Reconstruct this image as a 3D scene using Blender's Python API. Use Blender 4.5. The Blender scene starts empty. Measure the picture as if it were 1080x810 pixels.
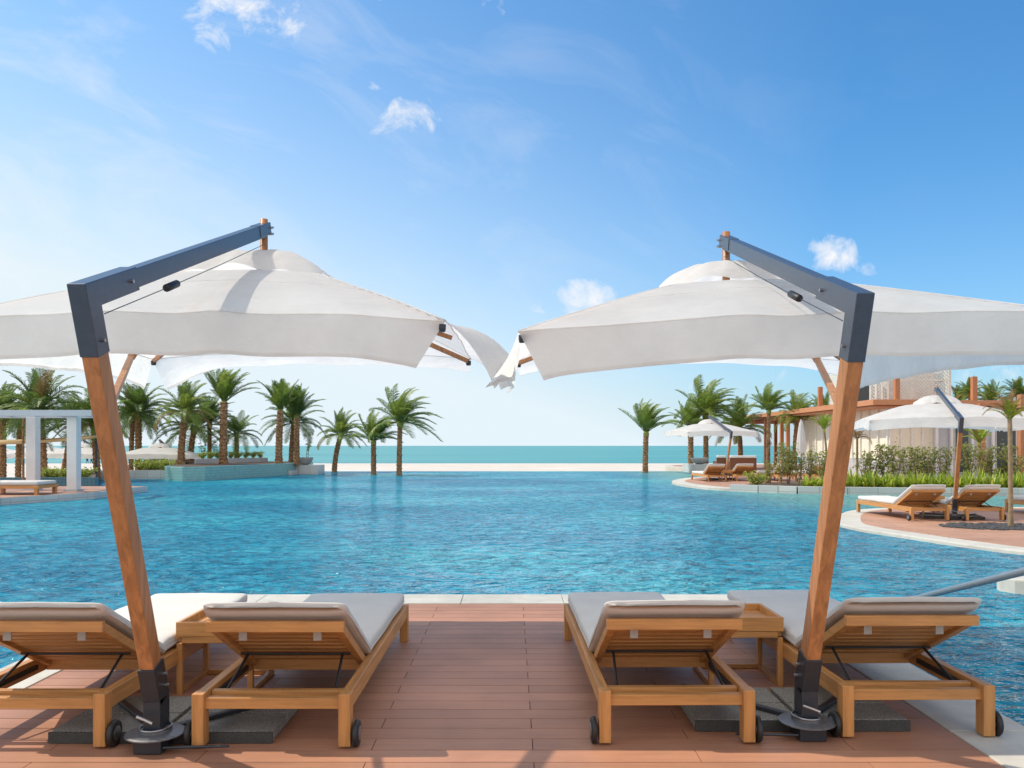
import bpy, bmesh, math, random
from mathutils import Vector, Matrix, noise
random.seed(7)
R = math.radians
scene = bpy.context.scene
COL = scene.collection
CAMZ = 1.45
F = 875.0
def at(px, py, z=0.0):
    """ground point seen at a pixel of the photograph (level camera at CAMZ)"""
    d = (CAMZ - z) * F / (py - 470.0)
    return ((px - 540.0) / F * d, d)
def xat(px, d): return (px - 540.0) / F * d
def zat(py, d): return CAMZ + (470.0 - py) / F * d

# ------------------------------------------------------------------ materials
def new_mat(name):
    m = bpy.data.materials.new(name); m.use_nodes = True
    nt = m.node_tree
    return m, nt, nt.nodes['Principled BSDF']
def N(nt, t, **kw):
    n = nt.nodes.new(t)
    for k, v in kw.items():
        if k in n.inputs: n.inputs[k].default_value = v
        else: setattr(n, k, v)
    return n
def L(nt, a, b): nt.links.new(a, b)
def coords(nt, scale=(1,1,1), world=False, rot=(0,0,0)):
    mp = N(nt, 'ShaderNodeMapping'); mp.inputs['Scale'].default_value = scale
    mp.inputs['Rotation'].default_value = rot
    if world:
        g = N(nt, 'ShaderNodeNewGeometry'); L(nt, g.outputs['Position'], mp.inputs['Vector'])
    else:
        t = N(nt, 'ShaderNodeTexCoord'); L(nt, t.outputs['Object'], mp.inputs['Vector'])
    return mp.outputs['Vector']
def ramp(nt, fac, stops):
    r = N(nt, 'ShaderNodeValToRGB'); e = r.color_ramp.elements
    while len(e) < len(stops): e.new(0.5)
    for i, (p, c) in enumerate(stops):
        e[i].position = p; e[i].color = (c[0], c[1], c[2], 1)
    L(nt, fac, r.inputs['Fac']); return r.outputs['Color']
def noise_n(nt, vec, scale, detail=4, rough=.55, dist=0):
    n = N(nt, 'ShaderNodeTexNoise'); n.inputs['Scale'].default_value = scale
    n.inputs['Detail'].default_value = detail; n.inputs['Roughness'].default_value = rough
    n.inputs['Distortion'].default_value = dist
    L(nt, vec, n.inputs['Vector']); return n.outputs['Fac']
def bump(nt, h, strength, dist, bsdf, prev=None):
    b = N(nt, 'ShaderNodeBump'); b.inputs['Strength'].default_value = strength
    b.inputs['Distance'].default_value = dist
    L(nt, h, b.inputs['Height'])
    if prev is not None: L(nt, prev, b.inputs['Normal'])
    if bsdf is not None: L(nt, b.outputs['Normal'], bsdf.inputs['Normal'])
    return b.outputs['Normal']
def mul(c, k): return tuple(min(1, x * k) for x in c)

def mat_wood(name, c, axis='y', rough=.5, var=.35):
    m, nt, b = new_mat(name)
    s = {'x': (1.2, 14, 14), 'y': (14, 1.2, 14), 'z': (14, 14, 1.2)}[axis]
    v = coords(nt, s)
    f = noise_n(nt, v, 2.2, 6, .62, .6)
    L(nt, ramp(nt, f, [(.25, mul(c, 1 - var)), (.5, c), (.78, mul(c, 1 + var))]), b.inputs['Base Color'])
    b.inputs['Roughness'].default_value = rough
    bump(nt, f, .25, .004, b)
    return m
def mat_plain(name, c, rough=.5, metal=0, nscale=8, var=.12, bumpd=0, world=False):
    m, nt, b = new_mat(name)
    f = noise_n(nt, coords(nt, world=world), nscale, 5, .6)
    L(nt, ramp(nt, f, [(.3, mul(c, 1 - var)), (.7, mul(c, 1 + var))]), b.inputs['Base Color'])
    b.inputs['Roughness'].default_value = rough; b.inputs['Metallic'].default_value = metal
    if bumpd: bump(nt, f, .5, bumpd, b)
    return m
def mat_fabric(name, c, transl=.0, weave=260, wrinkle=.0):
    m, nt, b = new_mat(name)
    v = coords(nt)
    f = noise_n(nt, v, 3, 4, .6)
    col = ramp(nt, f, [(.3, mul(c, .93)), (.7, mul(c, 1.04))])
    L(nt, col, b.inputs['Base Color']); b.inputs['Roughness'].default_value = .85
    b.inputs['Specular IOR Level'].default_value = .2
    h = noise_n(nt, v, weave, 2)
    p = bump(nt, h, .15, .001, None)
    w = noise_n(nt, coords(nt, (1, 2.2, 1.6)), 5, 3, .55, .8)
    p2 = bump(nt, w, .5, .006 + wrinkle, b, p)
    if transl:
        t = N(nt, 'ShaderNodeBsdfTranslucent'); L(nt, col, t.inputs['Color'])
        L(nt, p2, t.inputs['Normal'])
        mx = N(nt, 'ShaderNodeMixShader'); mx.inputs['Fac'].default_value = transl
        out = nt.nodes['Material Output']
        L(nt, b.outputs[0], mx.inputs[1]); L(nt, t.outputs[0], mx.inputs[2]); L(nt, mx.outputs[0], out.inputs['Surface'])
    return m
def mat_leaf(name, c1, c2, c3, transl=.25, rough=.45):
    m, nt, b = new_mat(name)
    a = N(nt, 'ShaderNodeAttribute'); a.attribute_name = 'rnd'
    col = ramp(nt, a.outputs['Fac'], [(.0, c1), (.6, c2), (1, c3)])
    L(nt, col, b.inputs['Base Color']); b.inputs['Roughness'].default_value = rough
    t = N(nt, 'ShaderNodeBsdfTranslucent'); L(nt, col, t.inputs['Color'])
    mx = N(nt, 'ShaderNodeMixShader'); mx.inputs['Fac'].default_value = transl
    L(nt, b.outputs[0], mx.inputs[1]); L(nt, t.outputs[0], mx.inputs[2])
    L(nt, mx.outputs[0], nt.nodes['Material Output'].inputs['Surface'])
    return m

M = {}
M['teak_x'] = mat_wood('teak along x', (.50, .235, .072), 'x')
M['teak_y'] = mat_wood('teak along y', (.50, .235, .072), 'y')
M['teak_z'] = mat_wood('teak along z', (.50, .235, .072), 'z')
M['red_wood'] = mat_wood('red brown mast wood', (.40, .170, .060), 'z', .45, .42)
M['char'] = mat_plain('charcoal powder coat', (.030, .036, .046), .38, .2, 30, .1)
M['charlight'] = mat_plain('grey blue arm coat', (.070, .088, .120), .33, .3, 30, .08)
M['plate'] = mat_plain('worn plate metal', (.17, .175, .185), .4, .5, 40, .2)
M['steel'] = mat_plain('brushed steel', (.42, .42, .43), .33, 1, 60, .1)
M['rail'] = mat_plain('pool rail steel', (.55, .55, .56), .42, .8, 60, .1)
M['rubber'] = mat_plain('black rubber', (.018, .018, .018), .5)
M['canopy'] = mat_fabric('canopy cloth', (.90, .885, .86), .58, 300, .018)
M['white_cloth'] = mat_fabric('white cloth', (.84, .83, .81), .38)
M['cushion'] = mat_fabric('cushion cloth', (.60, .58, .55), 0, 320, .004)
M['strap'] = mat_fabric('grey webbing', (.42, .40, .37))
M['tan'] = mat_fabric('tan awning cloth', (.62, .45, .24), .2)
M['paleblue'] = mat_plain('pale blue grey paint', (.50, .57, .62), .6, 0, 3, .06)
M['plaster'] = mat_plain('white plaster', (.70, .71, .70), .7, 0, 3, .06, .004)
M['cream'] = mat_plain('cream wall', (.78, .73, .60), .75, 0, 2, .06, .004)
M['grey_wall'] = mat_plain('grey render', (.46, .47, .49), .75, 0, 2, .08, .004)
M['lattice'] = mat_plain('lattice paint', (.72, .72, .66), .6)
M['window'] = mat_plain('dark glass', (.03, .045, .05), .08)
M['orange_wood'] = mat_wood('pergola wood', (.54, .235, .11), 'y', .5, .25)
M['orange_post'] = mat_wood('pergola post wood', (.46, .18, .08), 'z', .5, .25)
M['soil'] = mat_plain('soil', (.10, .065, .045), .95, 0, 12, .4, .03)
M['bowl'] = mat_plain('grey bowl stone', (.30, .31, .31), .7, 0, 8, .12, .004)
M['rocks'] = mat_plain('dark rock', (.11, .105, .115), .9, 0, 3, .4, .05)
M['pebble'] = mat_plain('dark pebble', (.06, .06, .06), .6, 0, 9, .3)
M['wicker'] = mat_plain('brown wicker', (.17, .06, .025), .7, 0, 30, .4, .004)
M['leaf'] = mat_leaf('palm leaf', (.09, .15, .025), (.22, .31, .05), (.46, .49, .11), .45)
M['leafdark'] = mat_leaf('dark palm leaf', (.065, .12, .027), (.15, .235, .05), (.34, .38, .09), .43)
M['leafbright'] = mat_leaf('bright leaf', (.17, .28, .025), (.38, .47, .045), (.60, .62, .10), .42)
M['leafdry'] = mat_leaf('dry leaf', (.20, .10, .035), (.34, .20, .08), (.42, .33, .12), .25)
M['shrub'] = mat_leaf('shrub leaf', (.14, .20, .04), (.32, .36, .08), (.52, .46, .16), .45)
def mat_trunk():
    m, nt, b = new_mat('palm trunk')
    v = coords(nt, (1, 1, 1))
    f = noise_n(nt, v, 9, 5, .65, .3)
    L(nt, ramp(nt, f, [(.34, (.10, .05, .022)), (.52, (.27, .15, .07)), (.7, (.46, .29, .15))]), b.inputs['Base Color'])
    b.inputs['Roughness'].default_value = .9
    bump(nt, f, .7, .02, b); return m
M['trunk'] = mat_trunk()
M['twig'] = mat_plain('pale stem', (.26, .19, .11), .8, 0, 10, .25)
def mat_deck(name, c, axis='x', pos_world=True):
    m, nt, b = new_mat(name)
    a = N(nt, 'ShaderNodeAttribute'); a.attribute_name = 'rnd'
    base = ramp(nt, a.outputs['Fac'], [(0, mul(c, .88)), (.5, c), (1, (c[0]*1.09, c[1]*1.09, c[2]*1.1))])
    f = noise_n(nt, coords(nt, (1.5, 40, 40) if axis == 'x' else (40, 1.5, 40), world=True), 1.5, 5, .6, .2)
    g = noise_n(nt, coords(nt, (1, 1, 1), world=True), 1.4, 4, .6)
    st = N(nt, 'ShaderNodeMix', data_type='RGBA', blend_type='MULTIPLY'); st.inputs['Factor'].default_value = 1
    L(nt, base, st.inputs[6]); L(nt, ramp(nt, f, [(.3, (.86, .86, .86)), (.7, (1.08, 1.08, 1.08))]), st.inputs[7])
    s2 = N(nt, 'ShaderNodeMix', data_type='RGBA', blend_type='MULTIPLY'); s2.inputs['Factor'].default_value = 1
    L(nt, st.outputs[2], s2.inputs[6]); L(nt, ramp(nt, g, [(.3, (.80, .79, .78)), (.7, (1.10, 1.10, 1.10))]), s2.inputs[7])
    L(nt, s2.outputs[2], b.inputs['Base Color'])
    b.inputs['Roughness'].default_value = .55
    bump(nt, f, .3, .003, b); return m
M['deck'] = mat_deck('deck boards', (.43, .205, .118))
def mat_far_deck():
    m, nt, b = new_mat('far deck boards')
    br = N(nt, 'ShaderNodeTexBrick'); br.offset = .37; br.inputs['Scale'].default_value = 1; br.inputs['Brick Width'].default_value = 1.9
    br.inputs['Row Height'].default_value = .152; br.inputs['Mortar Size'].default_value = .006; br.inputs['Bias'].default_value = 0
    br.inputs['Color1'].default_value = (.42, .225, .145, 1); br.inputs['Color2'].default_value = (.50, .275, .18, 1); br.inputs['Mortar'].default_value = (.16, .08, .05, 1)
    v = coords(nt, world=True); L(nt, v, br.inputs['Vector'])
    f = noise_n(nt, v, 1.6, 6, .62)
    mx = N(nt, 'ShaderNodeMix', data_type='RGBA', blend_type='MULTIPLY'); mx.inputs['Factor'].default_value = 1
    L(nt, br.outputs['Color'], mx.inputs[6]); L(nt, ramp(nt, f, [(.3, (.82, .82, .80)), (.7, (1.12, 1.12, 1.12))]), mx.inputs[7])
    L(nt, mx.outputs[2], b.inputs['Base Color']); b.inputs['Roughness'].default_value = .6; return m
M['deck_far'] = mat_far_deck()
M['black'] = mat_plain('board gap', (.02, .015, .012), .9)
def mat_stone(name, c, var=.1, sc=6, speck=0):
    m, nt, b = new_mat(name)
    a = N(nt, 'ShaderNodeAttribute'); a.attribute_name = 'rnd'
    v = coords(nt, world=True)
    f = noise_n(nt, v, sc, 6, .65); g = noise_n(nt, v, 1.1, 3)
    h = noise_n(nt, v, 170, 2, .5)
    base = ramp(nt, f, [(.3, mul(c, 1 - var)), (.7, mul(c, 1 + var))])
    s = N(nt, 'ShaderNodeMix', data_type='RGBA', blend_type='MULTIPLY'); s.inputs['Factor'].default_value = 1
    L(nt, base, s.inputs[6]); L(nt, ramp(nt, g, [(.35, (.85, .85, .84)), (.6, (1, 1, 1))]), s.inputs[7])
    s2 = N(nt, 'ShaderNodeMix', data_type='RGBA', blend_type='MULTIPLY'); s2.inputs['Factor'].default_value = 1
    k = speck
    L(nt, s.outputs[2], s2.inputs[6]); L(nt, ramp(nt, h, [(.42, (1 - k,) * 3), (.58, (1 + k,) * 3)]), s2.inputs[7])
    L(nt, s2.outputs[2], b.inputs['Base Color']); b.inputs['Roughness'].default_value = .75
    bump(nt, f, .3, .004, b); return m
M['coping'] = mat_stone('pale coping stone', (.55, .52, .455), .10)
M['granite'] = mat_stone('dark granite', (.24, .235, .21), .12, 12, .45)
M['granite_side'] = mat_stone('granite side', (.05, .052, .05), .1, 12, .2)
def mat_tile(name, c1, c2, size=.2):
    m, nt, b = new_mat(name)
    br = N(nt, 'ShaderNodeTexBrick'); br.offset = 0
    br.inputs['Scale'].default_value = 1; br.inputs['Brick Width'].default_value = size
    br.inputs['Row Height'].default_value = size; br.inputs['Mortar Size'].default_value = .008
    br.inputs['Color1'].default_value = (*c1, 1); br.inputs['Color2'].default_value = (*c2, 1)
    br.inputs['Mortar'].default_value = (*mul(c1, .7), 1)
    g = N(nt, 'ShaderNodeNewGeometry'); sp = N(nt, 'ShaderNodeSeparateXYZ'); L(nt, g.outputs['Position'], sp.inputs[0])
    ad = N(nt, 'ShaderNodeMath', operation='ADD'); L(nt, sp.outputs[0], ad.inputs[0]); L(nt, sp.outputs[1], ad.inputs[1])
    cb = N(nt, 'ShaderNodeCombineXYZ'); L(nt, ad.outputs[0], cb.inputs[0]); L(nt, sp.outputs[2], cb.inputs[1])
    L(nt, cb.outputs[0], br.inputs['Vector']); L(nt, br.outputs['Color'], b.inputs['Base Color'])
    b.inputs['Roughness'].default_value = .3; return m
M['tile'] = mat_tile('teal mosaic tile', (.17, .38, .38), (.24, .45, .44), .12)
M['bluetile'] = mat_tile('blue mosaic tile', (.04, .14, .20), (.06, .19, .25), .12)
M['greytile'] = mat_tile('grey stone tile', (.46, .48, .46), (.54, .55, .53), .6)
def mat_sand():
    m, nt, b = new_mat('beach sand'); v = coords(nt, world=True)
    f = noise_n(nt, v, .25, 5, .6)
    L(nt, ramp(nt, f, [(.3, (.55, .49, .42)), (.7, (.68, .61, .53))]), b.inputs['Base Color'])
    b.inputs['Roughness'].default_value = .95
    bump(nt, noise_n(nt, v, 2, 5), .6, .05, b); return m
M['sand'] = mat_sand()
def mat_water():
    m, nt, b = new_mat('pool water')
    v = coords(nt, world=True)
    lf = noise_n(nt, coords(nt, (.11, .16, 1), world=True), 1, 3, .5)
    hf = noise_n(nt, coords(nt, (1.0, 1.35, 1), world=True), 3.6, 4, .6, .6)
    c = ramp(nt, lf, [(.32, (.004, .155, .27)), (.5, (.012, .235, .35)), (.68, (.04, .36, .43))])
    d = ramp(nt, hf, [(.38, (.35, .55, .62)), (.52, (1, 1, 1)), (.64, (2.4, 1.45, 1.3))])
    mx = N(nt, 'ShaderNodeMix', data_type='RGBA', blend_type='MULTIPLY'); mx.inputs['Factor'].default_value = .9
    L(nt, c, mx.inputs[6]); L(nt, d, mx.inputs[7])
    # shallow shelf by the right hand terrace: pale floor tiles show through
    g = N(nt, 'ShaderNodeNewGeometry'); sp = N(nt, 'ShaderNodeSeparateXYZ'); L(nt, g.outputs['Position'], sp.inputs[0])
    def band(out, lo, hi):
        q = N(nt, 'ShaderNodeMapRange', interpolation_type='SMOOTHSTEP'); q.inputs['From Min'].default_value = lo; q.inputs['From Max'].default_value = hi
        L(nt, out, q.inputs['Value']); return q.outputs['Result']
    p = N(nt, 'ShaderNodeMath', operation='MULTIPLY'); L(nt, band(sp.outputs[0], 5.0, 9.0), p.inputs[0]); L(nt, band(sp.outputs[1], 17.0, 22.0), p.inputs[1])
    p2 = N(nt, 'ShaderNodeMath', operation='MULTIPLY'); L(nt, p.outputs[0], p2.inputs[0]); p2.inputs[1].default_value = .8
    m2 = N(nt, 'ShaderNodeMix', data_type='RGBA'); L(nt, p2.outputs[0], m2.inputs['Factor'])
    L(nt, mx.outputs[2], m2.inputs[6]); m2.inputs[7].default_value = (.16, .36, .31, 1)
    L(nt, m2.outputs[2], b.inputs['Base Color'])
    b.inputs['Roughness'].default_value = .05; b.inputs['IOR'].default_value = 1.33; b.inputs['Specular IOR Level'].default_value = 0
    w1 = noise_n(nt, coords(nt, (1.0, 1.2, 1), world=True, rot=(0, 0, R(8))), 2.0, 3, .5, .6)
    w2r = noise_n(nt, coords(nt, (1.0, 1.25, 1), world=True, rot=(0, 0, R(-14))), 6, 3, .55, .4)
    pn = noise_n(nt, coords(nt, (.22, .34, 1), world=True, rot=(0, 0, R(20))), 1, 3, .5, .8)
    pr = N(nt, 'ShaderNodeMapRange'); pr.inputs['From Min'].default_value = .35; pr.inputs['From Max'].default_value = .62; pr.inputs['To Min'].default_value = .35; pr.inputs['To Max'].default_value = 1.25; L(nt, pn, pr.inputs['Value'])
    pm = N(nt, 'ShaderNodeMath', operation='MULTIPLY'); L(nt, w2r, pm.inputs[0]); L(nt, pr.outputs['Result'], pm.inputs[1]); w2 = pm.outputs[0]
    w3 = noise_n(nt, v, 17, 2, .5, .2)
    n1 = bump(nt, w1, 1, .24, None); n2 = bump(nt, w2, 1, .12, None, n1); n3 = bump(nt, w3, .8, .022, b, n2)
    gl = N(nt, 'ShaderNodeBsdfGlossy'); gl.inputs['Roughness'].default_value = .06; gl.inputs['Color'].default_value = (.92, .96, 1, 1); L(nt, n3, gl.inputs['Normal'])
    fr = N(nt, 'ShaderNodeFresnel'); fr.inputs['IOR'].default_value = 1.33; L(nt, n3, fr.inputs['Normal'])
    ff = N(nt, 'ShaderNodeMath', operation='MULTIPLY'); L(nt, fr.outputs[0], ff.inputs[0]); ff.inputs[1].default_value = .84
    ms = N(nt, 'ShaderNodeMixShader'); L(nt, ff.outputs[0], ms.inputs['Fac']); L(nt, b.outputs[0], ms.inputs[1]); L(nt, gl.outputs[0], ms.inputs[2])
    L(nt, ms.outputs[0], nt.nodes['Material Output'].inputs['Surface'])
    return m
M['water'] = mat_water()
def mat_sea():
    m, nt, b = new_mat('sea water')
    f = noise_n(nt, coords(nt, (.004, .02, 1), world=True), 1, 5, .6)
    L(nt, ramp(nt, f, [(.3, (.05, .24, .25)), (.5, (.08, .31, .30)), (.7, (.12, .37, .35))]), b.inputs['Base Color'])
    b.inputs['Roughness'].default_value = .35; b.inputs['IOR'].default_value = 1.33
    b.inputs['Specular IOR Level'].default_value = .3
    bump(nt, noise_n(nt, coords(nt, (.25, 1, 1), world=True), .6, 4), .8, .5, b); return m
M['sea'] = mat_sea()

# ------------------------------------------------------------------ mesh builder
class MB:
    def __init__(s): s.v = []; s.f = []; s.r = []; s.cur = .5; s.mi = []; s.m = 0
    def face(s, idx): s.f.append(idx); s.r.append(s.cur); s.mi.append(s.m)
    def box(s, x0, x1, y0, y1, z0, z1, mat=None):
        n = len(s.v)
        p = [(x0,y0,z0),(x1,y0,z0),(x1,y1,z0),(x0,y1,z0),(x0,y0,z1),(x1,y0,z1),(x1,y1,z1),(x0,y1,z1)]
        if mat is not None: p = [tuple(mat @ Vector(q)) for q in p]
        s.v += p
        for a in ((0,3,2,1),(4,5,6,7),(0,1,5,4),(1,2,6,5),(2,3,7,6),(3,0,4,7)): s.face([n + i for i in a])
        return s
    def bar(s, a, b, w, h, up=(0,0,1)):
        """rectangular bar from a to b, w across, h in the 'up' sense"""
        a, b = Vector(a), Vector(b); d = (b - a); ln = d.length; d.normalize()
        up = Vector(up); sx = d.cross(up)
        if sx.length < 1e-4: sx = d.cross(Vector((0,1,0)))
        sx.normalize(); uz = sx.cross(d)
        mat = Matrix.Translation(a) @ Matrix((sx, d, uz)).transposed().to_4x4()
        return s.box(-w/2, w/2, 0, ln, -h/2, h/2, mat)
    def tube(s, pts, rad, seg=10, caps=True):
        pts = [Vector(p) for p in pts]; n0 = len(s.v)
        if not isinstance(rad, (list, tuple)): rad = [rad] * len(pts)
        prev = None
        for i, p in enumerate(pts):
            t = (pts[min(i+1, len(pts)-1)] - pts[max(i-1, 0)]).normalized()
            if prev is None:
                u = t.cross(Vector((0,0,1)))
                if u.length < 1e-3: u = t.cross(Vector((0,1,0)))
            else: u = prev - t * prev.dot(t)
            u.normalize(); prev = u; w = t.cross(u)
            for k in range(seg):
                a = 2*math.pi*k/seg
                s.v.append(tuple(p + (u*math.cos(a) + w*math.sin(a))*rad[i]))
        for i in range(len(pts)-1):
            for k in range(seg):
                a = n0+i*seg+k; b = n0+i*seg+(k+1) % seg
                s.face([a, b, b+seg, a+seg])
        if caps:
            s.face([n0+k for k in range(seg)][::-1]); s.face([n0+(len(pts)-1)*seg+k for k in range(seg)])
        return s
    def lathe(s, prof, c=(0,0,0), seg=24, axis='z'):
        n0 = len(s.v)
        for (r, z) in prof:
            for k in range(seg):
                a = 2*math.pi*k/seg
                q = (r*math.cos(a), r*math.sin(a), z)
                if axis == 'x': q = (q[2], q[0], q[1])
                s.v.append((c[0]+q[0], c[1]+q[1], c[2]+q[2]))
        for i in range(len(prof)-1):
            for k in range(seg):
                a = n0+i*seg+k; b = n0+i*seg+(k+1) % seg
                s.face([a, b, b+seg, a+seg])
        s.face([n0+k for k in range(seg)][::-1]); s.face([n0+(len(prof)-1)*seg+k for k in range(seg)])
        return s
    def prism(s, poly, z0, z1):
        n = len(s.v); k = len(poly)
        s.v += [(x, y, z0) for x, y in poly] + [(x, y, z1) for x, y in poly]
        s.face(list(range(n, n+k))[::-1]); s.face(list(range(n+k, n+2*k)))
        for i in range(k):
            j = (i+1) % k; s.face([n+i, n+j, n+k+j, n+k+i])
        return s
    def grid(s, fn, nu, nv):
        n = len(s.v)
        for j in range(nv+1):
            for i in range(nu+1): s.v.append(tuple(fn(i/nu, j/nv)))
        for j in range(nv):
            for i in range(nu):
                a = n+j*(nu+1)+i; s.face([a, a+1, a+nu+2, a+nu+1])
        return s
    def mesh(s, name, mats, smooth=False):
        me = bpy.data.meshes.new(name); me.from_pydata(s.v, [], s.f)
        if not isinstance(mats, (list, tuple)): mats = [mats]
        for m in mats: me.materials.append(m)
        at_ = me.attributes.new('rnd', 'FLOAT', 'FACE'); at_.data.foreach_set('value', s.r)
        me.polygons.foreach_set('material_index', s.mi)
        me.polygons.foreach_set('use_smooth', [smooth]*len(s.f))
        me.update(); return me
    def build(s, name, mats, parent=None, smooth=False, bevel=0, solid=0, loc=None):
        o = bpy.data.objects.new(name, s.mesh(name, mats, smooth)); COL.objects.link(o)
        if parent: o.parent = parent
        if loc: o.location = loc
        if solid:
            q = o.modifiers.new('thickness', 'SOLIDIFY'); q.thickness = solid; q.offset = 0
        if bevel:
            q = o.modifiers.new('bevel', 'BEVEL'); q.width = bevel; q.segments = 2; q.limit_method = 'ANGLE'; q.angle_limit = R(40)
        if smooth and bevel == 0 and not solid:
            pass
        return o
class Bolts:
    def __init__(s): s.l = []
    def tube(s, *a, **k): s.l.append(MB().tube(*a, **k))
    def build(s, name, mat, parent):
        for m in s.l: m.build(name, mat, parent)
def tag(o, label=None, cat=None, group=None, kind=None):
    for k, v in (('label', label), ('category', cat), ('group', group), ('kind', kind)):
        if v: o[k] = v
    return o
def empty(name, loc=(0,0,0), rz=0):
    o = bpy.data.objects.new(name, None); COL.objects.link(o); o.location = loc; o.rotation_euler = (0,0,rz)
    o.empty_display_size = .1; return o
KIDS = {}
def copy_tree(o, parent=None):
    c = o.copy(); COL.objects.link(c)
    if parent: c.parent = parent
    for ch in [x for x in list(COL.objects) if x.parent is o]: copy_tree(ch, c)
    return c
def struct(o): o['kind'] = 'structure'; return o

# ------------------------------------------------------------------ setting
WZ = -.06
MBn = MB
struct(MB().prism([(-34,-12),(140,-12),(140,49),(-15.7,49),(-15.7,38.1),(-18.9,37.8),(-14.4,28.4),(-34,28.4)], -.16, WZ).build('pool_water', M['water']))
struct(MB().prism([(-15.9,49),(140,49),(140,49.35),(-15.9,49.35)], -1.4, WZ-.015).build('pool_edge_wall', M['tile']))
g = MB()
g.grid(lambda u, v: ((u-.5)*3000, [-300, 49.5, 60, 90, 130, 159, 175, 400][int(round(v*7))], [-1.5, -1.2, -1.25, -1.5, -1.75, -1.95, -2.6, -8][int(round(v*7))]), 30, 7)
struct(g.build('sand_beach', M['sand'], smooth=True))
struct(MB().box(-14000, 14000, 150, 16000, -2.06, -2.0).build('sea', M['sea']))
struct(MB().grid(lambda u, v: ((u-.5)*60000, -30000+v*29000, -3), 2, 2).build('ground', M['sand']))
# wood deck peninsula
DX0, DX1, DY1 = -2.90, 2.22, 7.60
g = MB(); bw = .152; y = DY1; row = 0
joints = [-2.2, -.67, .10, 1.63]
while y > -3:
    xs = [DX0] + (joints if row % 2 else [-1.45, .87]) + [DX1]
    for a, b in zip(xs[:-1], xs[1:]):
        g.cur = random.random(); g.box(a+.002, b-.002, y-bw+.003, y-.003, -.03, 0)
    y -= bw; row += 1
struct(g.build('deck', M['deck']))
struct(MB().box(DX0, DX1, -3, DY1, -1.2, -.032).build('deck_base', M['black']))
g = MB()
def copes(x0, x1, y0, y1, along, step, top=.006):
    t = y0 if along == 'y' else x0; e = y1 if along == 'y' else x1
    while t < e - 1e-6:
        q = min(t+step, e); g.cur = random.random()
        if along == 'y': g.box(x0, x1, t+.002, q-.002, -1.2, top)
        else: g.box(t+.002, q-.002, y0, y1, -1.2, top)
        t = q
copes(DX1+.004, 2.64, -3, DY1, 'y', .6); copes(-3.32, DX0-.004, -3, DY1, 'y', .6)
copes(-3.32, 2.64, DY1+.003, 8.06, 'x', .95)
struct(g.build('coping', M['coping'], bevel=.006))

# ---- right islands
def smooth_poly(pts, n=6):
    out = []; k = len(pts)
    for i in range(k):
        p0, p1, p2, p3 = [Vector(pts[(i+j-1) % k]) for j in range(4)]
        for s in range(n):
            t = s/n
            q = .5*((2*p1)+(-p0+p2)*t+(2*p0-5*p1+4*p2-p3)*t*t+(-p0+3*p1-3*p2+p3)*t*t*t); out.append((q.x, q.y))
    return out
def inset(poly, d):
    out = []; k = len(poly)
    for i in range(k):
        a, b, c = Vector(poly[i-1]), Vector(poly[i]), Vector(poly[(i+1) % k])
        t = (c-a).normalized(); out.append((b.x - t.y*d, b.y + t.x*d))
    return out
islA = smooth_poly([(6.28,16.0),(6.10,14.7),(6.35,13.6),(6.62,12.5),(7.05,11.4),(7.8,10.4),(12,7.5),(20,7.5),(22,19.2),(14,19.6),(9.5,19.5),(7.6,18.6)])
struct(MB().prism(islA, -1.2, 0).build('terrace_rim', M['coping'], bevel=.02))
struct(MB().prism(inset(islA, .42), -1.0, .006).build('terrace_paving', M['deck_far']))
islB = smooth_poly([(6.5,33.6),(6.25,31.6),(6.45,29.4),(7.1,27.7),(9,26.2),(12,25.4),(20,24.9),(34,24.6),(60,25),(60,62),(14,62),(13.5,47),(10.0,40),(7.6,36.2)], 5)
struct(MB().prism(islB, -1.2, .04).build('far_terrace_rim', M['coping'], bevel=.02))
struct(MB().prism(inset(islB, .5), -1.0, .046).build('far_terrace_paving', M['deck_far']))
# planter wall along the water on the far terrace
wl = [(7.25,27.45),(8.0,26.8),(9.0,26.12),(10.4,25.72),(12,25.32),(15,25.1),(20,24.84),(28,24.66),(36,24.6)]
g = MB()
for a, b in zip(wl[:-1], wl[1:]):
    n = max(1, int((Vector(b)-Vector(a)).length/1.0))
    for i in range(n):
        p = Vector(a).lerp(Vector(b), i/n); q = Vector(a).lerp(Vector(b), (i+1)/n); d = (q-p).normalized()
        g.bar((p.x-d.x*0, p.y, -.3), (q.x-d.x*.012, q.y-d.y*.012, -.3), .24, .94)
tag(g.build('planter_wall', M['greytile'], bevel=.008), 'long low grey stone wall curving along the water in front of the green hedge', 'wall')
bed = [(p[0], p[1]+.12) for p in wl] + [(36,31),(9.5,30.5)]
struct(MB().prism(bed, .03, .11).build('planting_soil', M['soil']))
# ---- left terraces
struct(MB().prism([(-34,27.5),(-13.85,27.5),(-18.75,37.5),(-15.5,37.62),(-15.5,38.5),(-19.7,38.3),(-15.2,28.7),(-34,28.7)], -1.3, .30).build('left_terrace', M['soil']))
tag(MB().prism([(-34,27.26),(-13.7,27.26),(-13.7,27.5),(-34,27.5)], -1.3, .40).build('tiled_wall', M['bluetile']), 'blue mosaic tiled pool wall behind the white pavilion', 'wall')
tag(MB().prism([(-19.6,37.35),(-15.3,37.5),(-15.3,37.75),(-19.6,37.6)], -1.3, .34).build('stone_wall', M['greytile']), 'low grey stone wall left of the teal tiled planter', 'wall')

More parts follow.
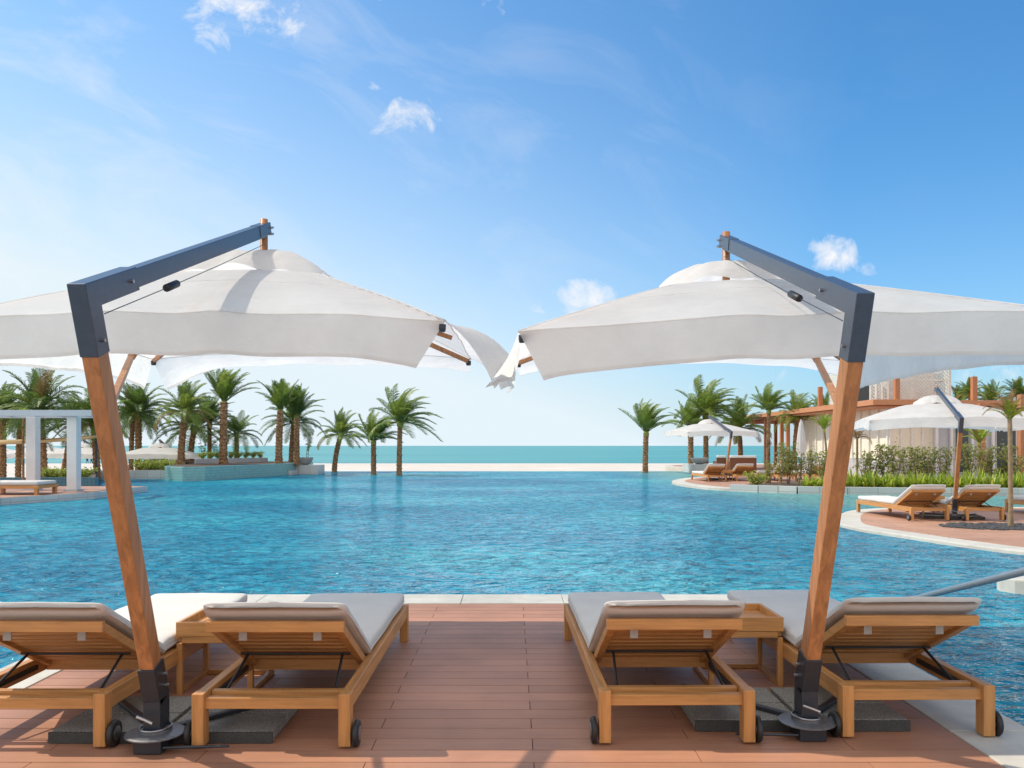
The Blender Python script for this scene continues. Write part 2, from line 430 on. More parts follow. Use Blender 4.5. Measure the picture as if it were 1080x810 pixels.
# ------------------------------------------------------------------ lounger
def cushion_mesh(path, width, th, nm='cushion'):
    """path: list of (y, z, normal angle) ; rounded section, closed ends"""
    g = MB(); seg = 28; sec = []
    def se(a, w, t, e=.2):
        c, s_ = math.cos(a), math.sin(a)
        return (math.copysign(abs(c)**e, c)*w, math.copysign(abs(s_)**(e*1.9), s_)*t)
    n = len(path)
    for i, (y, z, an) in enumerate(path):
        k = min(i, n-1-i)
        sh = [.0, .55, .82, .96][k] if k < 4 else 1
        w = (width/2 - .02) * (.0 if k == 0 else 1) + .02*sh - (0 if k else .0); t = th/2*sh
        if k == 0: w = width/2-.05
        for j in range(seg):
            a = 2*math.pi*j/seg
            px, pt = se(a, w, t)
            pt *= 1 + .10*(1-(px/(width/2))**2)
            wob = .006*noise.noise(Vector((px*6, y*7, z*5)))+.0035*noise.noise(Vector((px*19, y*15, z*12)))
            pt += wob
            g.v.append((px, y - math.sin(an)*pt, z + math.cos(an)*pt))
    for i in range(n-1):
        for j in range(seg):
            a = i*seg+j; b = i*seg+(j+1) % seg; g.face([a, b, b+seg, a+seg])
    g.face(list(range(seg))[::-1]); g.face([(n-1)*seg+j for j in range(seg)])
    return g
def make_lounger(cush=M['cushion']):
    root = empty('sun_lounger')
    W = .35; TOP = .262; LEN = 2.18
    f = MB()
    for sx in (-1, 1):
        x = sx*W
        MB().box(x-.024, x+.024, .035, LEN-.03, TOP-.085, TOP).build('side_rail', M['teak_y'], root, bevel=.004)
    for y0, y1, z0, z1 in ((-.012, .030, TOP-.075, TOP-.022), (.075, .115, TOP-.05, TOP-.012), (LEN-.02, LEN+.02, TOP-.08, TOP-.01), (.72, .775, TOP-.085, TOP-.015)):
        MB().box(-W+.027, W-.027, y0, y1, z0, z1).build('cross_rail', M['teak_x'], root, bevel=.003)
    f = MB()
    yy = .83
    while yy < LEN-.08: f.box(-W+.026, W-.026, yy, yy+.055, TOP-.035, TOP-.012); yy += .085
    f.build('seat_slats', M['teak_x'], root, bevel=.003)
    for sx in (-1, 1):
        for y0, y1, in ((-.035, .04), (LEN-.045, LEN+.03)):
            x = sx*W
            MB().box(x-.029, x+.029, y0, y1, 0 if y0 > 0 else .012, TOP+.002).build('leg', M['teak_z'], root, bevel=.004)
    for sx in (-1, 1):
        w = MB(); c = (sx*(W+.052), .012, .064)
        w.lathe([(.050,-.014),(.062,-.010),(.064,0),(.062,.010),(.050,.014)], c, 28, 'x')
        wo = w.build('wheel', M['rubber'], root, smooth=True)
        MB().lathe([(.030,-.018),(.034,-.016),(.034,.016),(.030,.018)], c, 20, 'x').build('hub', M['steel'], wo, smooth=False)
    # backrest
    P = Vector((0, .70, TOP-.03)); Q = Vector((0, .045, .575)); d = (Q-P).normalized(); nn = Vector((0, d.z, -d.y))
    if nn.z < 0: nn = -nn
    bf = MB().bar(Q+Vector((-.335,0,-.004)), Q+Vector((.335,0,-.004)), .03, .052, (0,0,1)).build('backrest', M['teak_x'], root, bevel=.003)
    for sx in (-1, 1): MB().bar(P+Vector((sx*.305,0,0)), Q+Vector((sx*.305,0,0)), .04, .045, nn).build('side_frame', M['teak_y'], bf, bevel=.003)
    b = MB(); 0 and b.bar(Q+Vector((-.335,0,-.004))-d*.0, Q+Vector((.335,0,-.004)), .03, .052, (0,0,1))
    ln = (Q-P).length; t = .07
    while t < ln-.04:
        c = P+d*t+nn*.006; b.bar(c+Vector((-.286,0,0)), c+Vector((.286,0,0)), .046, .016, nn); t += .074
    b.build('backrest_slats', M['teak_x'], bf, bevel=.002)
    for sx in (-1, 1):
        c = P+d*(ln-.10)-nn*.012+Vector((sx*.185,0,0))
        MB().box(c.x-.02, c.x+.02, c.y-.004, c.y+.004, c.z-.035, c.z+.012).build('strap', M['strap'], bf)
    m1 = P+d*.30-nn*.03; lo = Vector((0, .14, TOP-.03))
    MB().tube([m1+Vector((-.29,0,0)), m1+Vector((.29,0,0))], .007, 8).build('prop_bar', M['rubber'], root)
    MB().tube([lo+Vector((-.32,0,0)), lo+Vector((.32,0,0))], .007, 8).build('prop_bar', M['rubber'], root)
    for sx in (-1, 1):
        MB().tube([m1+Vector((sx*.25,0,0)), lo+Vector((sx*.27,0,0))], .0075, 8).build('prop_strut', M['rubber'], root)
        MB().box(sx*.318-.006, sx*.318+.006, .1, .62, TOP-.055, TOP-.03).build('notch_rail', M['rubber'], root)
    # one long cushion folded at the hinge
    T = .088; pts = []
    an = math.atan2(Q.z-P.z, P.y-Q.y)  # slope
    hy, hz = .70, TOP+T/2+.002
    flat = [LEN+.045, LEN+.038, LEN+.02, LEN-.01, 2.0, 1.8, 1.6, 1.4, 1.2, 1.0, .85, .77]
    for y in flat: pts.append((y, hz+.004*math.sin(y*9), 0))
    for s_ in (.03, .2, .4, .6, .8, .92, .97, .995, 1.01, 1.017):
        q = P + d*(ln*s_*1.075) + nn*(T/2+.026)
        a = an if s_ > .1 else an*.6
        pts.append((q.y, q.z, -an if s_ > .1 else -an*.6))
    # normal angle: tilt so that the section stays square to the path
    pts = [(y, z, a) for (y, z, a) in pts]
    g = MB(); 
    cm = cushion_mesh([(y, z, -a) for y, z, a in pts], .70, T)
    c = cm.build('cushion', cush, root, smooth=True)
    for sx in (-1, 1):
        MB().tube([(sx*.3505, y_+math.sin(a_)*.0, z_-.014) for (y_, z_, a_) in pts[3:-4]], .0035, 6).build('piping', cush, c, smooth=True)
    return root
proto = make_lounger()
LB = 'sun loungers with grey cushions on the wooden deck'
first = True
def lounger(x, y, label, group, rz=0, src=None):
    global first
    if first and src is None: o = proto; first = False
    else: o = copy_tree(src or proto)
    o.location = (x, y, .008 if y > 10 else 0); o.rotation_euler = (0,0,rz)
    return tag(o, label, 'sun lounger', group)
lounger(-2.32, 3.99, 'teak sun lounger with grey cushion cut off by the left photo edge', LB)
lounger(-1.150, 3.99, 'teak sun lounger with pale cushion just right of the left umbrella post', LB)
lounger(.80, 4.045, 'teak sun lounger with pale grey cushion just left of the right umbrella post', LB, R(0.8))
lounger(2.01, 4.13, 'teak sun lounger with grey cushion on the stone coping at far right', LB, R(.6))
protoW = copy_tree(proto)
for o in list(COL.objects):
    if o.parent is protoW and o.name.startswith('cushion'):
        o.data = o.data.copy(); o.data.materials[0] = M['white_cloth']
LT = 'sun loungers on the far terraces'
wf = [True]
def lounger_w(x, y, label, rz=0):
    o = protoW if wf[0] else copy_tree(protoW); wf[0] = False
    o.location = (x, y, .01 if y < 22 else .05); o.rotation_euler = (0,0,rz); return tag(o, label, 'sun lounger', LT)
lounger_w(8.0, 15.9, 'white cushioned teak lounger left of the umbrella post on the right-hand round terrace', R(3))
lounger_w(9.05, 15.9, 'white cushioned teak lounger right of the umbrella post on the right-hand round terrace', R(3))
lounger_w(11.25, 16.1, 'white cushioned lounger cut off by the right edge of the photo behind the young palm')
lounger_w(7.95, 32.2, 'white cushioned teak lounger at the tip of the far terrace, leftmost of its row', R(4))
lounger_w(9.2, 32.7, 'teak lounger right of the umbrella post on the tip of the far terrace', R(4))
lounger_w(10.75, 32.4, 'brown lounger half hidden behind thin shrubs beneath the orange pergola roof', R(4))
lounger_w(12.25, 32.6, 'rightmost brown lounger of the far terrace row, seen beside the right umbrella post', R(4))

# ------------------------------------------------------------------ side table
def make_table():
    root = empty('side_table'); w = .225; d = .225; h = .42
    t = MB()
    t.box(-w, w, -d, -d+.022, h-.085, h); t.box(-w, w, d-.022, d, h-.085, h)
    t.box(-w, -w+.022, -d+.023, d-.023, h-.085, h-.001); t.box(w-.022, w, -d+.023, d-.023, h-.085, h-.001)
    t.box(-w+.022, w-.022, -d+.022, d-.022, h-.06, h-.042)
    t.build('tray', M['teak_x'], root, bevel=.003)
    for y0, y1, z0, z1 in ((-d+.003, -d+.033, h-.123, h-.087), (d-.033, d-.003, h-.123, h-.087), (d-.03, d-.006, .001, .028)):
        MB().box(-w+.034, w-.034, y0, y1, z0, z1).build('rail', M['teak_x'], root, bevel=.002)
    for sx in (-1, 1):
        x = sx*(w-.018)
        for z0, z1 in ((h-.122, h-.088), (.001, .028)):
            MB().box(x-.014, x+.014, -d+.034, d-.034, z0, z1).build('rail', M['teak_y'], root, bevel=.002)
    for sx in (-1, 1):
        for sy in (-1, 1):
            x = sx*(w-.018); y = sy*(d-.018)
            MB().box(x-.0155, x+.0155, y-.0155, y+.0155, 0, h-.124).build('leg', M['teak_z'], root, bevel=.002)
    return root
tb = make_table(); tb.location = (-1.735, 5.06, 0); TG = 'square teak side tables between loungers'
tag(tb, 'square teak tray-top side table between the two left foreground loungers', 'side table', TG)
for x, y, z, l in ((1.405, 5.2, 0, 'square teak tray-top side table between the two right foreground loungers'),
                (8.53, 17.0, .01, 'small teak side table between the loungers on the right-hand round terrace'),
                (8.58, 33.3, .05, 'small teak side table between the two loungers at the tip of the far terrace')):
    c = copy_tree(tb); c.location = (x, y, z); tag(c, l, 'side table', TG)

# ------------------------------------------------------------------ cantilever umbrella
def make_umbrella(m, ze, zc, w, corners, vents, mirror=1, seed=1, kx=0.0, val=None, detail=True, zap=2.72, cap_half=.45, capz=(2.60, 2.77), ke=.60):
    """local frame: foot at the origin, arm towards +y. corners: heights NL NR FR FL. mirror=+1: left umbrella"""
    root = empty('cantilever_umbrella')
    rnd = random.Random(seed)
    # post
    A = Vector((0, 0, .24)); E = Vector((0, -ke, ze)); dp = (E-A).normalized()
    S1 = A + dp*.19
    wd = MB().bar(S1-dp*.02, A+dp*((E-A).length-.26), .068, .098, (0,1,0))
    wd.build('post', M['red_wood'], root, bevel=.006)
    s = MB(); s.box(-.041, .041, -.056, .056, .09, .245); s.bar(A-dp*.01, S1, .082, .112, (0,1,0))
    sl = s.build('post_sleeve', M['char'], root, bevel=.004)
    k = Bolts()
    for (y, z) in ((-.02, .36), (-.0, .30)):
        k.tube([(-.060, y, z), (.060, y, z)], .008, 8)
    k.build('bolt', M['steel'], sl)
    MB().tube([(-.05, -.100, .178), (-.012, -.103, .165), (.030, -.112, .150)], .0075, 8).build('clamp_lever', M['steel'], sl)
    # elbow sleeve and arm
    C = Vector((0, m, zc)); da = (C-E).normalized()
    na = Vector((0,-da.z,da.y)); pf = Vector((0, -dp.z, dp.y))
    if pf.y > 0: pf = -pf
    EA = E + Vector((0, 0, -.058))
    def isect(p, u, q, v):
        den = u.y*v.z-u.z*v.y; t_ = ((q.y-p.y)*v.z-(q.z-p.z)*v.y)/den; return p+u*t_
    fr_, bk_ = E+pf*.053, E-pf*.053; tp_, bt_ = EA+na*.052, EA-na*.052
    poly = [fr_-dp*.30, isect(fr_, dp, tp_, da), tp_+da*.44, bt_+da*.44, isect(bk_, dp, bt_, da), bk_-dp*.30]
    e = MB(); n_ = len(poly)
    e.v = [(-.038, p.y, p.z) for p in poly]+[(.038, p.y, p.z) for p in poly]
    e.face(list(range(n_))); e.face(list(range(n_, 2*n_))[::-1])
    for i in range(n_): j = (i+1) % n_; e.face([i, i+n_, j+n_, j])
    el = e.build('elbow_sleeve', M['charlight'], root, bevel=.004)
    k = Bolts()
    k2 = E-dp*.24; k.tube([(-.052, k2.y, k2.z), (.052, k2.y, k2.z)], .008, 8)
    k3 = EA+da*.36; k.tube([(-.052, k3.y, k3.z), (.052, k3.y, k3.z)], .009, 8)
    k.build('bolt', M['steel'], el)
    ar = MB().bar(EA+da*.30, C+Vector((0,0,-.052))-da*.05, .060, .086, na)
    arm = ar.build('arm', M['charlight'], root, bevel=.004)
    br = MB(); br.bar(C-da*.20+Vector((0,0,-.045)), C+da*.055+Vector((0,0,-.045)), .070, .078, na)
    bo = br.build('arm_bracket', M['charlight'], arm, bevel=.004)
    k = Bolts()
    for dz in (-.075, -.03):
        k.tube([(-.05, m+.03, zc+dz), (.05, m+.03, zc+dz)], .008, 8); k.tube([(-.05, m+.06, zc+dz+.01), (.05, m+.06, zc+dz+.01)], .008, 8)
    k.build('bolt', M['steel'], bo)
    # cord and its handle
    p0 = EA+Vector((mirror*.035, .11, -.055)); p1 = C+Vector((mirror*.02, -.03, -.155)); pts = [p0.lerp(p1, i/10)+Vector((0,0,-.008*math.sin(math.pi*i/10))) for i in range(11)]
    MB().tube(pts, .0022, 6).build('cord', M['char'], arm)
    h0 = pts[3]; h1 = pts[4]; dd = (h1-h0).normalized()
    MB().tube([h0-dd*.075, h0-dd*.068, h0+dd*.068, h0+dd*.075], [.012, .019, .019, .012], 12).build('cord_handle', M['rubber'], arm, smooth=True)
    # mast and hub
    MB().tube([(0, m, zc+.02), (0, m, zap-.46)], .026, 16).build('mast', M['red_wood'], root, smooth=True)
    hb = MB().lathe([(.05, zap-.13), (.065, zap-.12), (.065, zap-.07), (.05, zap-.06)], (0, m, 0), 16)
    hb.lathe([(.05, zap-.44), (.06, zap-.43), (.06, zap-.38), (.05, zap-.37)], (0, m, 0), 16)
    hub = hb.build('hub', M['char'], root)
    NL, NR, FR, FL = corners
    def edge_h(u, v):
        a = (1-u)/2; b = (1-v)/2
        z = (NL*a + NR*(1-a))*b + (FL*a + FR*(1-a))*(1-b)
        if abs(v) >= abs(u): t = u/max(abs(v), 1e-6)
        else: t = v/max(abs(u), 1e-6)
        return z + .05*(1-t*t)
    def surf(u, v):
        r = max(abs(u), abs(v))
        if r < 1e-6: return Vector((kx*0, m, zap))
        eu, ev = u/r, v/r
        ze_ = edge_h(eu, ev)
        fr = .80*r+.20*r*r
        z = zap + (ze_-zap)*fr
        mid = 1-min(abs(eu), abs(ev))**2
        bul = .028*math.sin(math.pi*r)*mid
        z += bul + .010*noise.noise(Vector((u*2.3+seed, v*2.3, 0)))*r
        aa = math.atan2(v, u); z += .007*r*mid*math.sin(aa*14+seed+3*noise.noise(Vector((aa*2, r*2, seed))))
        ins = 1-.018*mid*r
        cz = capz[0]-.035
        if z > cz-.03: z = cz-.03+.03*math.tanh((z-cz+.03)/.03)
        return Vector((u*w*ins, m+v*w*ins, z))
    g = MB(); g.grid(lambda a, b: surf(a*2-1, b*2-1), 44, 44)
    can = g.build('canopy', M['canopy'], root, smooth=True)
    # valances
    sides = {'near': ((-1,-1),(1,-1),(0,-1)), 'right': ((1,-1),(1,1),(1,0)), 'far': ((1,1),(-1,1),(0,1)), 'left': ((-1,1),(-1,-1),(-1,0))}
    for nm, (c0, c1, out) in sides.items():
        am, a0, a1, drop, i0, i1, rip, l0, l1 = val[nm][:9]; cc = val[nm][9] if len(val[nm]) > 9 else (.6, .8)
        out3 = Vector((out[0], out[1], 0)); al = Vector((c1[0]-c0[0], c1[1]-c0[1], 0)).normalized()
        def fn(s_, t_):
            u = c0[0]+(c1[0]-c0[0])*s_; v = c0[1]+(c1[1]-c0[1])*s_
            p = surf(u, v)
            q = s_*2-1; e0 = max(0, -q)**5; e1 = max(0, q)**5
            ang = R(am*(1-e0-e1) + a0*e0 + a1*e1)
            dn = 0; ou = 0; K = 8
            for q_ in range(K):
                th_ = ang*(cc[0]+cc[1]*t_*(q_+.5)/K); dn += math.cos(th_)/K; ou += math.sin(th_)/K
            ln = drop*t_*(1+l0*e0+l1*e1)
            ph = s_*rip[1]*6.28
            rp = rip[0]*t_*(math.sin(ph+seed)+.5*math.sin(ph*2.3+1.7*seed+t_*2)+.6*noise.noise(Vector((s_*9, t_*2, seed))))
            sh = al*(i0*e0 - i1*e1)*t_
            return p + Vector((0,0,-1))*dn*ln + out3*(ou*ln + rp) + sh - Vector((0,0,.001))
        va = MB().grid(fn, 60, 8).build('valance', M['canopy'], can, smooth=True)
        if detail:
            MB().grid(lambda a_, b_: fn(a_, .90+.098*b_)+out3*.003+Vector((0,0,-.001)), 60, 2).build('hem', M['canopy'], va, smooth=True)
            MB().tube([fn(i_/60, 0)+out3*.001 for i_ in range(61)], .0035, 6).build('piping', M['canopy'], va, smooth=True)
    if detail:
        for (u, v) in ((-1,-1),(1,-1),(1,1),(-1,1)):
            MB().tube([surf(u*t_/20, v*t_/20)+Vector((0,0,.001)) for t_ in range(5, 21)], .0045, 6).build('ridge_seam', M['canopy'], can, smooth=True)
        for v in (-.62,):
            MB().tube([surf(t_/20, v)+Vector((0,0,.0)) for t_ in range(-13, 14)], .0028, 6).build('panel_seam', M['canopy'], can, smooth=True)
    # vent cap: a loose rippled cloth
    ch = cap_half/w
    def cap(a, b):
        u = a*2-1; v = b*2-1; r = max(abs(u), abs(v)); rr = math.sqrt(u*u+v*v)
        th = math.atan2(v, u)
        q = (u**4+v**4)**.25; top = capz[1]-.005; H = top-(capz[0]-.03)
        z = top - H*(.45*q*q+.55*q**4)
        fl = min(1, q*1.2); z += fl*(.007*math.sin(th*9+seed)+.007*math.sin(th*5+2*seed)+.004*math.sin(th*17+1)) + .012*noise.noise(Vector((u*4, v*4, seed)))
        z += max(0, q-.8)*.16*max(0, math.sin(th*6+seed*1.7))
        return Vector((u*cap_half, m+v*cap_half, z))
    MB().grid(cap, 48, 48).build('vent_cap', M['canopy'], can, smooth=True)
    # ribs
    hc = Vector((0, m, zap-.09)); rr = MB()
    for (u, v) in ((-1,-1),(1,-1),(1,1),(-1,1)):
        q = surf(u*.985, v*.985)+Vector((0,0,-.032)); mid = surf(u*.5, v*.5)+Vector((0,0,-.075))
        r_ = MB(); r_.bar(hc, mid, .022, .034); r_.bar(mid, q, .022, .034)
        # finger joint block at the tip
        rb = r_.build('rib', M['red_wood'], root)
        MB().bar(Vector((0, m, zap-.40)), mid+Vector((0,0,-.02)), .018, .026).build('strut', M['red_wood'], rb)
        MB().lathe([(.018,-.035),(.022,-.02),(.022,.004)], q, 10).build('rib_tip', M['char'], rb)
    for (u, v) in ((0,-1),(1,0),(0,1),(-1,0)):
        q = surf(u*.97, v*.97)+Vector((0,0,-.03)); r_ = MB(); r_.bar(hc, q, .02, .03)
        r_.build('rib', M['red_wood'], root)
    # side stay from the post to the canopy frame
    if detail:
        z = 1.62; t = (z-A.z)/(E.z-A.z); pb = A.lerp(E, t)+Vector((0,.05,0))
        T = Vector((-.50 if mirror > 0 else .36, .82, 1.96)); st_ = MB(); st_.bar(pb, T, .030, .030); st_.bar(T, T+Vector((0,.35,.27)), .033, .033)
        st_.build('stay', M['red_wood'], root, bevel=.003)
    # rotating foot and weights
    b = MB(); b.box(-.065, .065, -.105, .03, .002, .075)
    bb = b.build('foot_block', M['char'], root, bevel=.004)
    b = MB(); b.lathe([(.128, .068), (.138, .071), (.138, .076), (.128, .080), (.075, .084), (.075, .098)], (0, -.01, 0), 36)
    b.build('turning_plate', M['plate'], root, smooth=False)
    b = MB()
    b.tube([(.07*math.cos(a)*1.0, -.01+.078*math.sin(a), .103) for a in [i*math.pi/12 for i in range(24)]]+[(.07, -.01, .103)], .005, 6, False)
    pd = b.build('clamp_ring', M['steel'], root, smooth=True)
    for sx in (-1, 1):
        MB().bar((sx*.03, .06, .070), (sx*.50, .60, .070), .036, .020).build('base_arm', M['char'], root, bevel=.002)
    for (x0, x1) in ((-.54, -.012), (.012, .54)):
        for (y0, y1) in ((.055, .33), (.342, .62)):
            o = MB(); o.box(x0, x1, y0, y1, .004, .058)
            q = o.build('weight_slab', M['granite'], root, bevel=.005)
    MB().box(-.545, .545, .042, .053, .003, .056).build('slab_tray', M['granite_side'], root)
    MB().tube([(-mirror*-.07, -.09, .03), (mirror*.36, -.07, .03), (mirror*.37, -.07, .03)], .007, 8).build('pedal', M['char'], root)
    return root
UG = 'white cantilever umbrellas'
valL = {'near': (-12, -10, -8, .225, .0, .16, (.013, 2.1), .0, .10),
        'right': (78, 45, 60, .44, .02, .02, (.018, 4.2), .0, -.10, (1.2, -.85)),
        'far': (70, 66, 14, .235, .02, .10, (.010, 4), .0, .15),
        'left': (4, 12, 4, .235, .02, .02, (.010, 4), .15, .0)}
uL = make_umbrella(1.73, 2.105, 2.99, 1.36, (2.11, 2.108, 2.19, 2.19), 1, 1, 3, val=valL, cap_half=.49, ke=.69)
uL.location = (-1.71, 3.99, 0)
tag(uL, 'left foreground white canopy umbrella hung from a dark arm on a leaning red-brown post', 'umbrella', UG)
valR = {'near': (-5, -4, 0, .225, .13, .0, (.009, 1.7), .12, .0),
        'right': (6, 4, 6, .25, .02, .02, (.012, 4), .0, .0),
        'far': (80, 60, 60, .235, .02, .04, (.010, 4), .0, .0),
        'left': (14, 10, 28, .25, .06, .05, (.022, 5), .15, .30)}
uR = make_umbrella(1.55, 2.106, 2.90, 1.44, (2.036, 2.13, 2.18, 2.185), 1, -1, 8, val=valR, zap=2.63, cap_half=.47, capz=(2.53, 2.70), ke=.66)
uR.location = (1.474, 4.16, 0)
tag(uR, 'right foreground white canopy umbrella hung from a grey arm on a leaning red-brown post', 'umbrella', UG)
valF = {k: (12, 8, 8, .2, .04, .04, (.010, 3), .1, .1) for k in ('near', 'right', 'far', 'left')}
uF = make_umbrella(1.75, 1.98, 2.70, 1.50, (1.96, 1.96, 2.0, 2.0), 1, 1, 5, val=valF, zap=2.45, cap_half=.45, capz=(2.36, 2.53), detail=False)
uF.location = (8.64, 16.2, .01); uF.rotation_euler = (0,0,R(-17))
tag(uF, 'white cantilever umbrella over the lounger pair on the right-hand round terrace', 'umbrella', UG)
for x, y, z, rz, l in ((8.68, 33.7, .05, 8, 'white cantilever umbrella over the loungers at the tip of the far terrace'),
                     (11.9, 17.2, .01, -25, 'white umbrella cut off by the right edge of the photo behind the young palm'),
                     (-28.4, 43.2, -1.215, 6, 'leftmost white beach umbrella, cut off by the left edge of the photo behind the pavilion'),
                     (-26.2, 48.0, -1.215, 184, 'white beach umbrella seen between the two pavilion columns'),
                     (-22.4, 45.6, -1.215, 176, 'white beach umbrella just left of the left umbrella post, beside the right pavilion column'),
                     (-17.7, 43.4, -1.215, 183, 'white beach umbrella just right of the left umbrella post, before the dark rocks')):
    c = copy_tree(uF); c.location = (x, y, z); c.rotation_euler = (0,0,R(rz)); tag(c, l, 'umbrella', UG)
    if z < 0: c.scale = (1.1, 1.1, 1.1)

# closed umbrellas
def closed_umbrella(x, y, z, h, label, w=.17):
    root = empty('closed_umbrella', (x, y, z))
    MB().tube([(0,0,0), (0,0,h)], .025, 8).build('pole', M['char'], root)
    g = MB(); seg = 32; n0 = 0; prof = [(.02, h-.02), (.07, h-.2), (.11, h-.5), (.15, h-.9), (w, h*.5), (.13, h*.42), (.155, h*.38)]
    for r, zz in prof:
        for k in range(seg):
            a = 2*math.pi*k/seg; q = r*(1+.22*math.sin(a*8)); g.v.append((q*math.cos(a), q*math.sin(a), zz))
    for i in range(len(prof)-1):
        for k in range(seg):
            a = i*seg+k; b = i*seg+(k+1) % seg; g.face([a, b, b+seg, a+seg])
    g.build('folded_cloth', M['white_cloth'], root, smooth=True)
    return tag(root, label, 'umbrella', 'closed white umbrellas')
closed_umbrella(xat(845, 34), 34, .05, 2.5, 'closed white umbrella standing beside the pergola posts')
closed_umbrella(xat(180, 46), 46, -.25, 1.25, 'short closed white umbrella at the left end of the teal tiled planter', .2)

# ------------------------------------------------------------------ pool rail, block
r = MB(); r.tube([(2.86, 3.7, -.02), (2.84, 3.72, .55), (2.80, 3.85, .82), (2.74, 4.1, .87), (2.76, 4.35, .81), (3.17, 6.6, .225), (3.40, 7.9, -.10), (3.44, 8.1, -.3)], .0225, 16)
tag(r.build('pool_handrail', M['rail'], smooth=True), 'grey steel handrail slanting down into the pool beyond the right lounger', 'handrail')
g = MB(); g.prism(smooth_poly([(5.27, 8.35), (6.6, 8.2), (8.0, 8.6), (8.0, 9.3), (5.35, 8.9)], 4), -1.2, .09)
tag(g.build('stone_block', M['coping'], bevel=.02), 'pale stone ledge standing in the pool at the right edge behind the handrail', 'ledge')
tag(MB().tube([(-12.93,20.9,-.3), (-12.93,20.9,.62), (-13.0,20.92,.7), (-13.5,21.0,.72)], .03, 10).build('platform_rail', M['steel'], smooth=True), 'short pale metal rail post at the left edge of the pavilion platform', 'rail')

# ------------------------------------------------------------------ pavilion (left)
pv = empty('pavilion', (-12.6, 23.9, 0))
def pvb(g, name, mat, parent=pv, **k):
    g.v = [(x+12.6, y-23.9, z) for x, y, z in g.v]; return g.build(name, mat, parent, **k)
plat = [(-34, 12.5), (-13.02, 20.85), (-11.9, 23.3), (-11.95, 27.2), (-34, 27.2)]
plat = [(-13.02, 20.85), (-11.85, 23.55), (-11.95, 27.2), (-34, 27.2), (-34, 20.0)]
pvb(MB().prism(plat, -1.2, .12), 'platform', M['greytile'])
pvb(MB().prism(inset(plat, .12), .0, .128), 'platform_floor', M['deck_far'])
for x, y in ((xat(78, 24.0), 24.0), (xat(35, 24.6), 24.6), (-20.5, 24.6), (-12.6, 26.8), (-17.2, 26.8)):
    if (x, y) in ((-12.6, 26.8), (-17.2, 26.8)): continue
    c = pvb(MB().box(x-.14, x+.14, y-.14, y+.14, .12, 2.30), 'column', M['plaster'], bevel=.01)
    pvb(MB().box(x-.18, x+.18, y-.18, y+.18, .128, .19), 'column_foot', M['grey_wall'], c)
rf = MB(); rf.box(-26, -12.02, 23.7, 23.9, 2.30, 2.47); rf.box(-26, -12.45, 25.5, 25.7, 2.30, 2.47)
rf.prism([(-12.30, 23.9), (-12.03, 23.9), (-12.25, 25.7), (-12.448, 25.7)], 2.301, 2.469)
for i in range(16): rf.box(-13-i*.8, -12.93-i*.8, 23.9, 25.5, 2.34, 2.45)
pvb(rf, 'roof_frame', M['paleblue'])
tag(pv, 'white open pavilion with square columns and flat roof at the left', 'pavilion')
db = empty('daybed', (xat(29, 22.9), 22.7, .128), R(0))
MB().box(-.9, .7, -.5, .5, .17, .25).build('frame', M['teak_x'], db, bevel=.006)
for sx in (-.82, .62):
    for sy in (-.44, .44): MB().box(sx-.045, sx+.045, sy-.045, sy+.045, 0, .17).build('leg', M['teak_z'], db)
MB().box(-.88, .66, -.48, .48, .252, .36).build('mattress', M['cushion'], db, smooth=True, bevel=.04)
tag(db, 'low wooden daybed with grey mattress on the pavilion platform', 'daybed')
aw = MB()
def awf(u, v):
    x = -24 + u*6.6; y = 36 - u*1.0 + (v-.5)*1.2
    return (x, y, 1.62 + .12*u + .10*(v-.5) - .10*math.sin(math.pi*u) + .1*u)
awr = empty('shade_awning', (-20, 36, .3))
a = MB().grid(awf, 24, 6); a.v = [(x+20, y-36, z-.3) for x, y, z in a.v]; a.build('cloth', M['tan'], awr, smooth=True, solid=.12)
MB().tube([(-3.8,0,-1.5), (-3.8,0,1.3)], .04, 8).build('pole', M['char'], awr); MB().tube([(2.4,-.9,-1.5), (2.4,-.9,1.5)], .04, 8).build('pole', M['char'], awr)
tag(awr, 'long narrow tan shade cloth stretched behind the pavilion columns', 'awning')

# ------------------------------------------------------------------ teal planter (left) and bowls
pl = [(-15.7,37.9),(-15.2,36.3),(-13.9,35.0),(-13.2,35.6),(-11.4,41.9),(-11.3,47.2),(-16,47.2)]
tp = empty('tiled_planter', (-13.5, 38, WZ))
g = MB().prism(pl, -1.0, .55); g.v = [(x+13.5, y-38, z-WZ) for x, y, z in g.v]; g.build('planter_wall', M['tile'], tp, bevel=.02)
g = MB().prism(inset(pl, .2), .3, .56); g.v = [(x+13.5, y-38, z-WZ) for x, y, z in g.v]; g.build('soil', M['soil'], tp)
tag(tp, 'large teal mosaic tiled planter carrying tall date palms at the far left of the pool', 'planter')
g = MB(); x0, x1 = xat(210, 41), xat(282, 44.5)
g.prism([(x0, 40.5), (x1, 44.6), (x1-.3, 45.4), (x0-.4, 41.5)], .56, .80)
rp = g.build('raised_planter', M['grey_wall'], bevel=.01); tag(rp, 'grey raised planter strip with low green bushes among the palm trunks on the teal planter', 'planter')
def bowl(x, y, z, r, h, label):
    o = MB().lathe([(r*.35, 0), (r*.62, h*.18), (r*.9, h*.6), (r, h*.97), (r*.985, h), (r*.88, h), (r*.8, h*.8), (.01, h*.78)], (0,0,0), 40).build('stone_bowl', M['bowl'], smooth=True, loc=(x, y, z))
    return tag(o, label, 'planter bowl')
def plinth(x0, x1, y0, y1, z, label):
    o = MB().box(x0, x1, y0, y1, -1.2, z).build('stone_plinth', M['greytile'], bevel=.01); return tag(o, label, 'plinth')
plinth(xat(303, 44), xat(337, 44), 43.6, 45.2, .42, 'grey stone plinth under the left planter bowl at the pool edge')
plinth(xat(299, 42.5), xat(309, 42.5), 42.3, 43.5, .18, 'small low stone step between the teal planter and the bowl plinth')
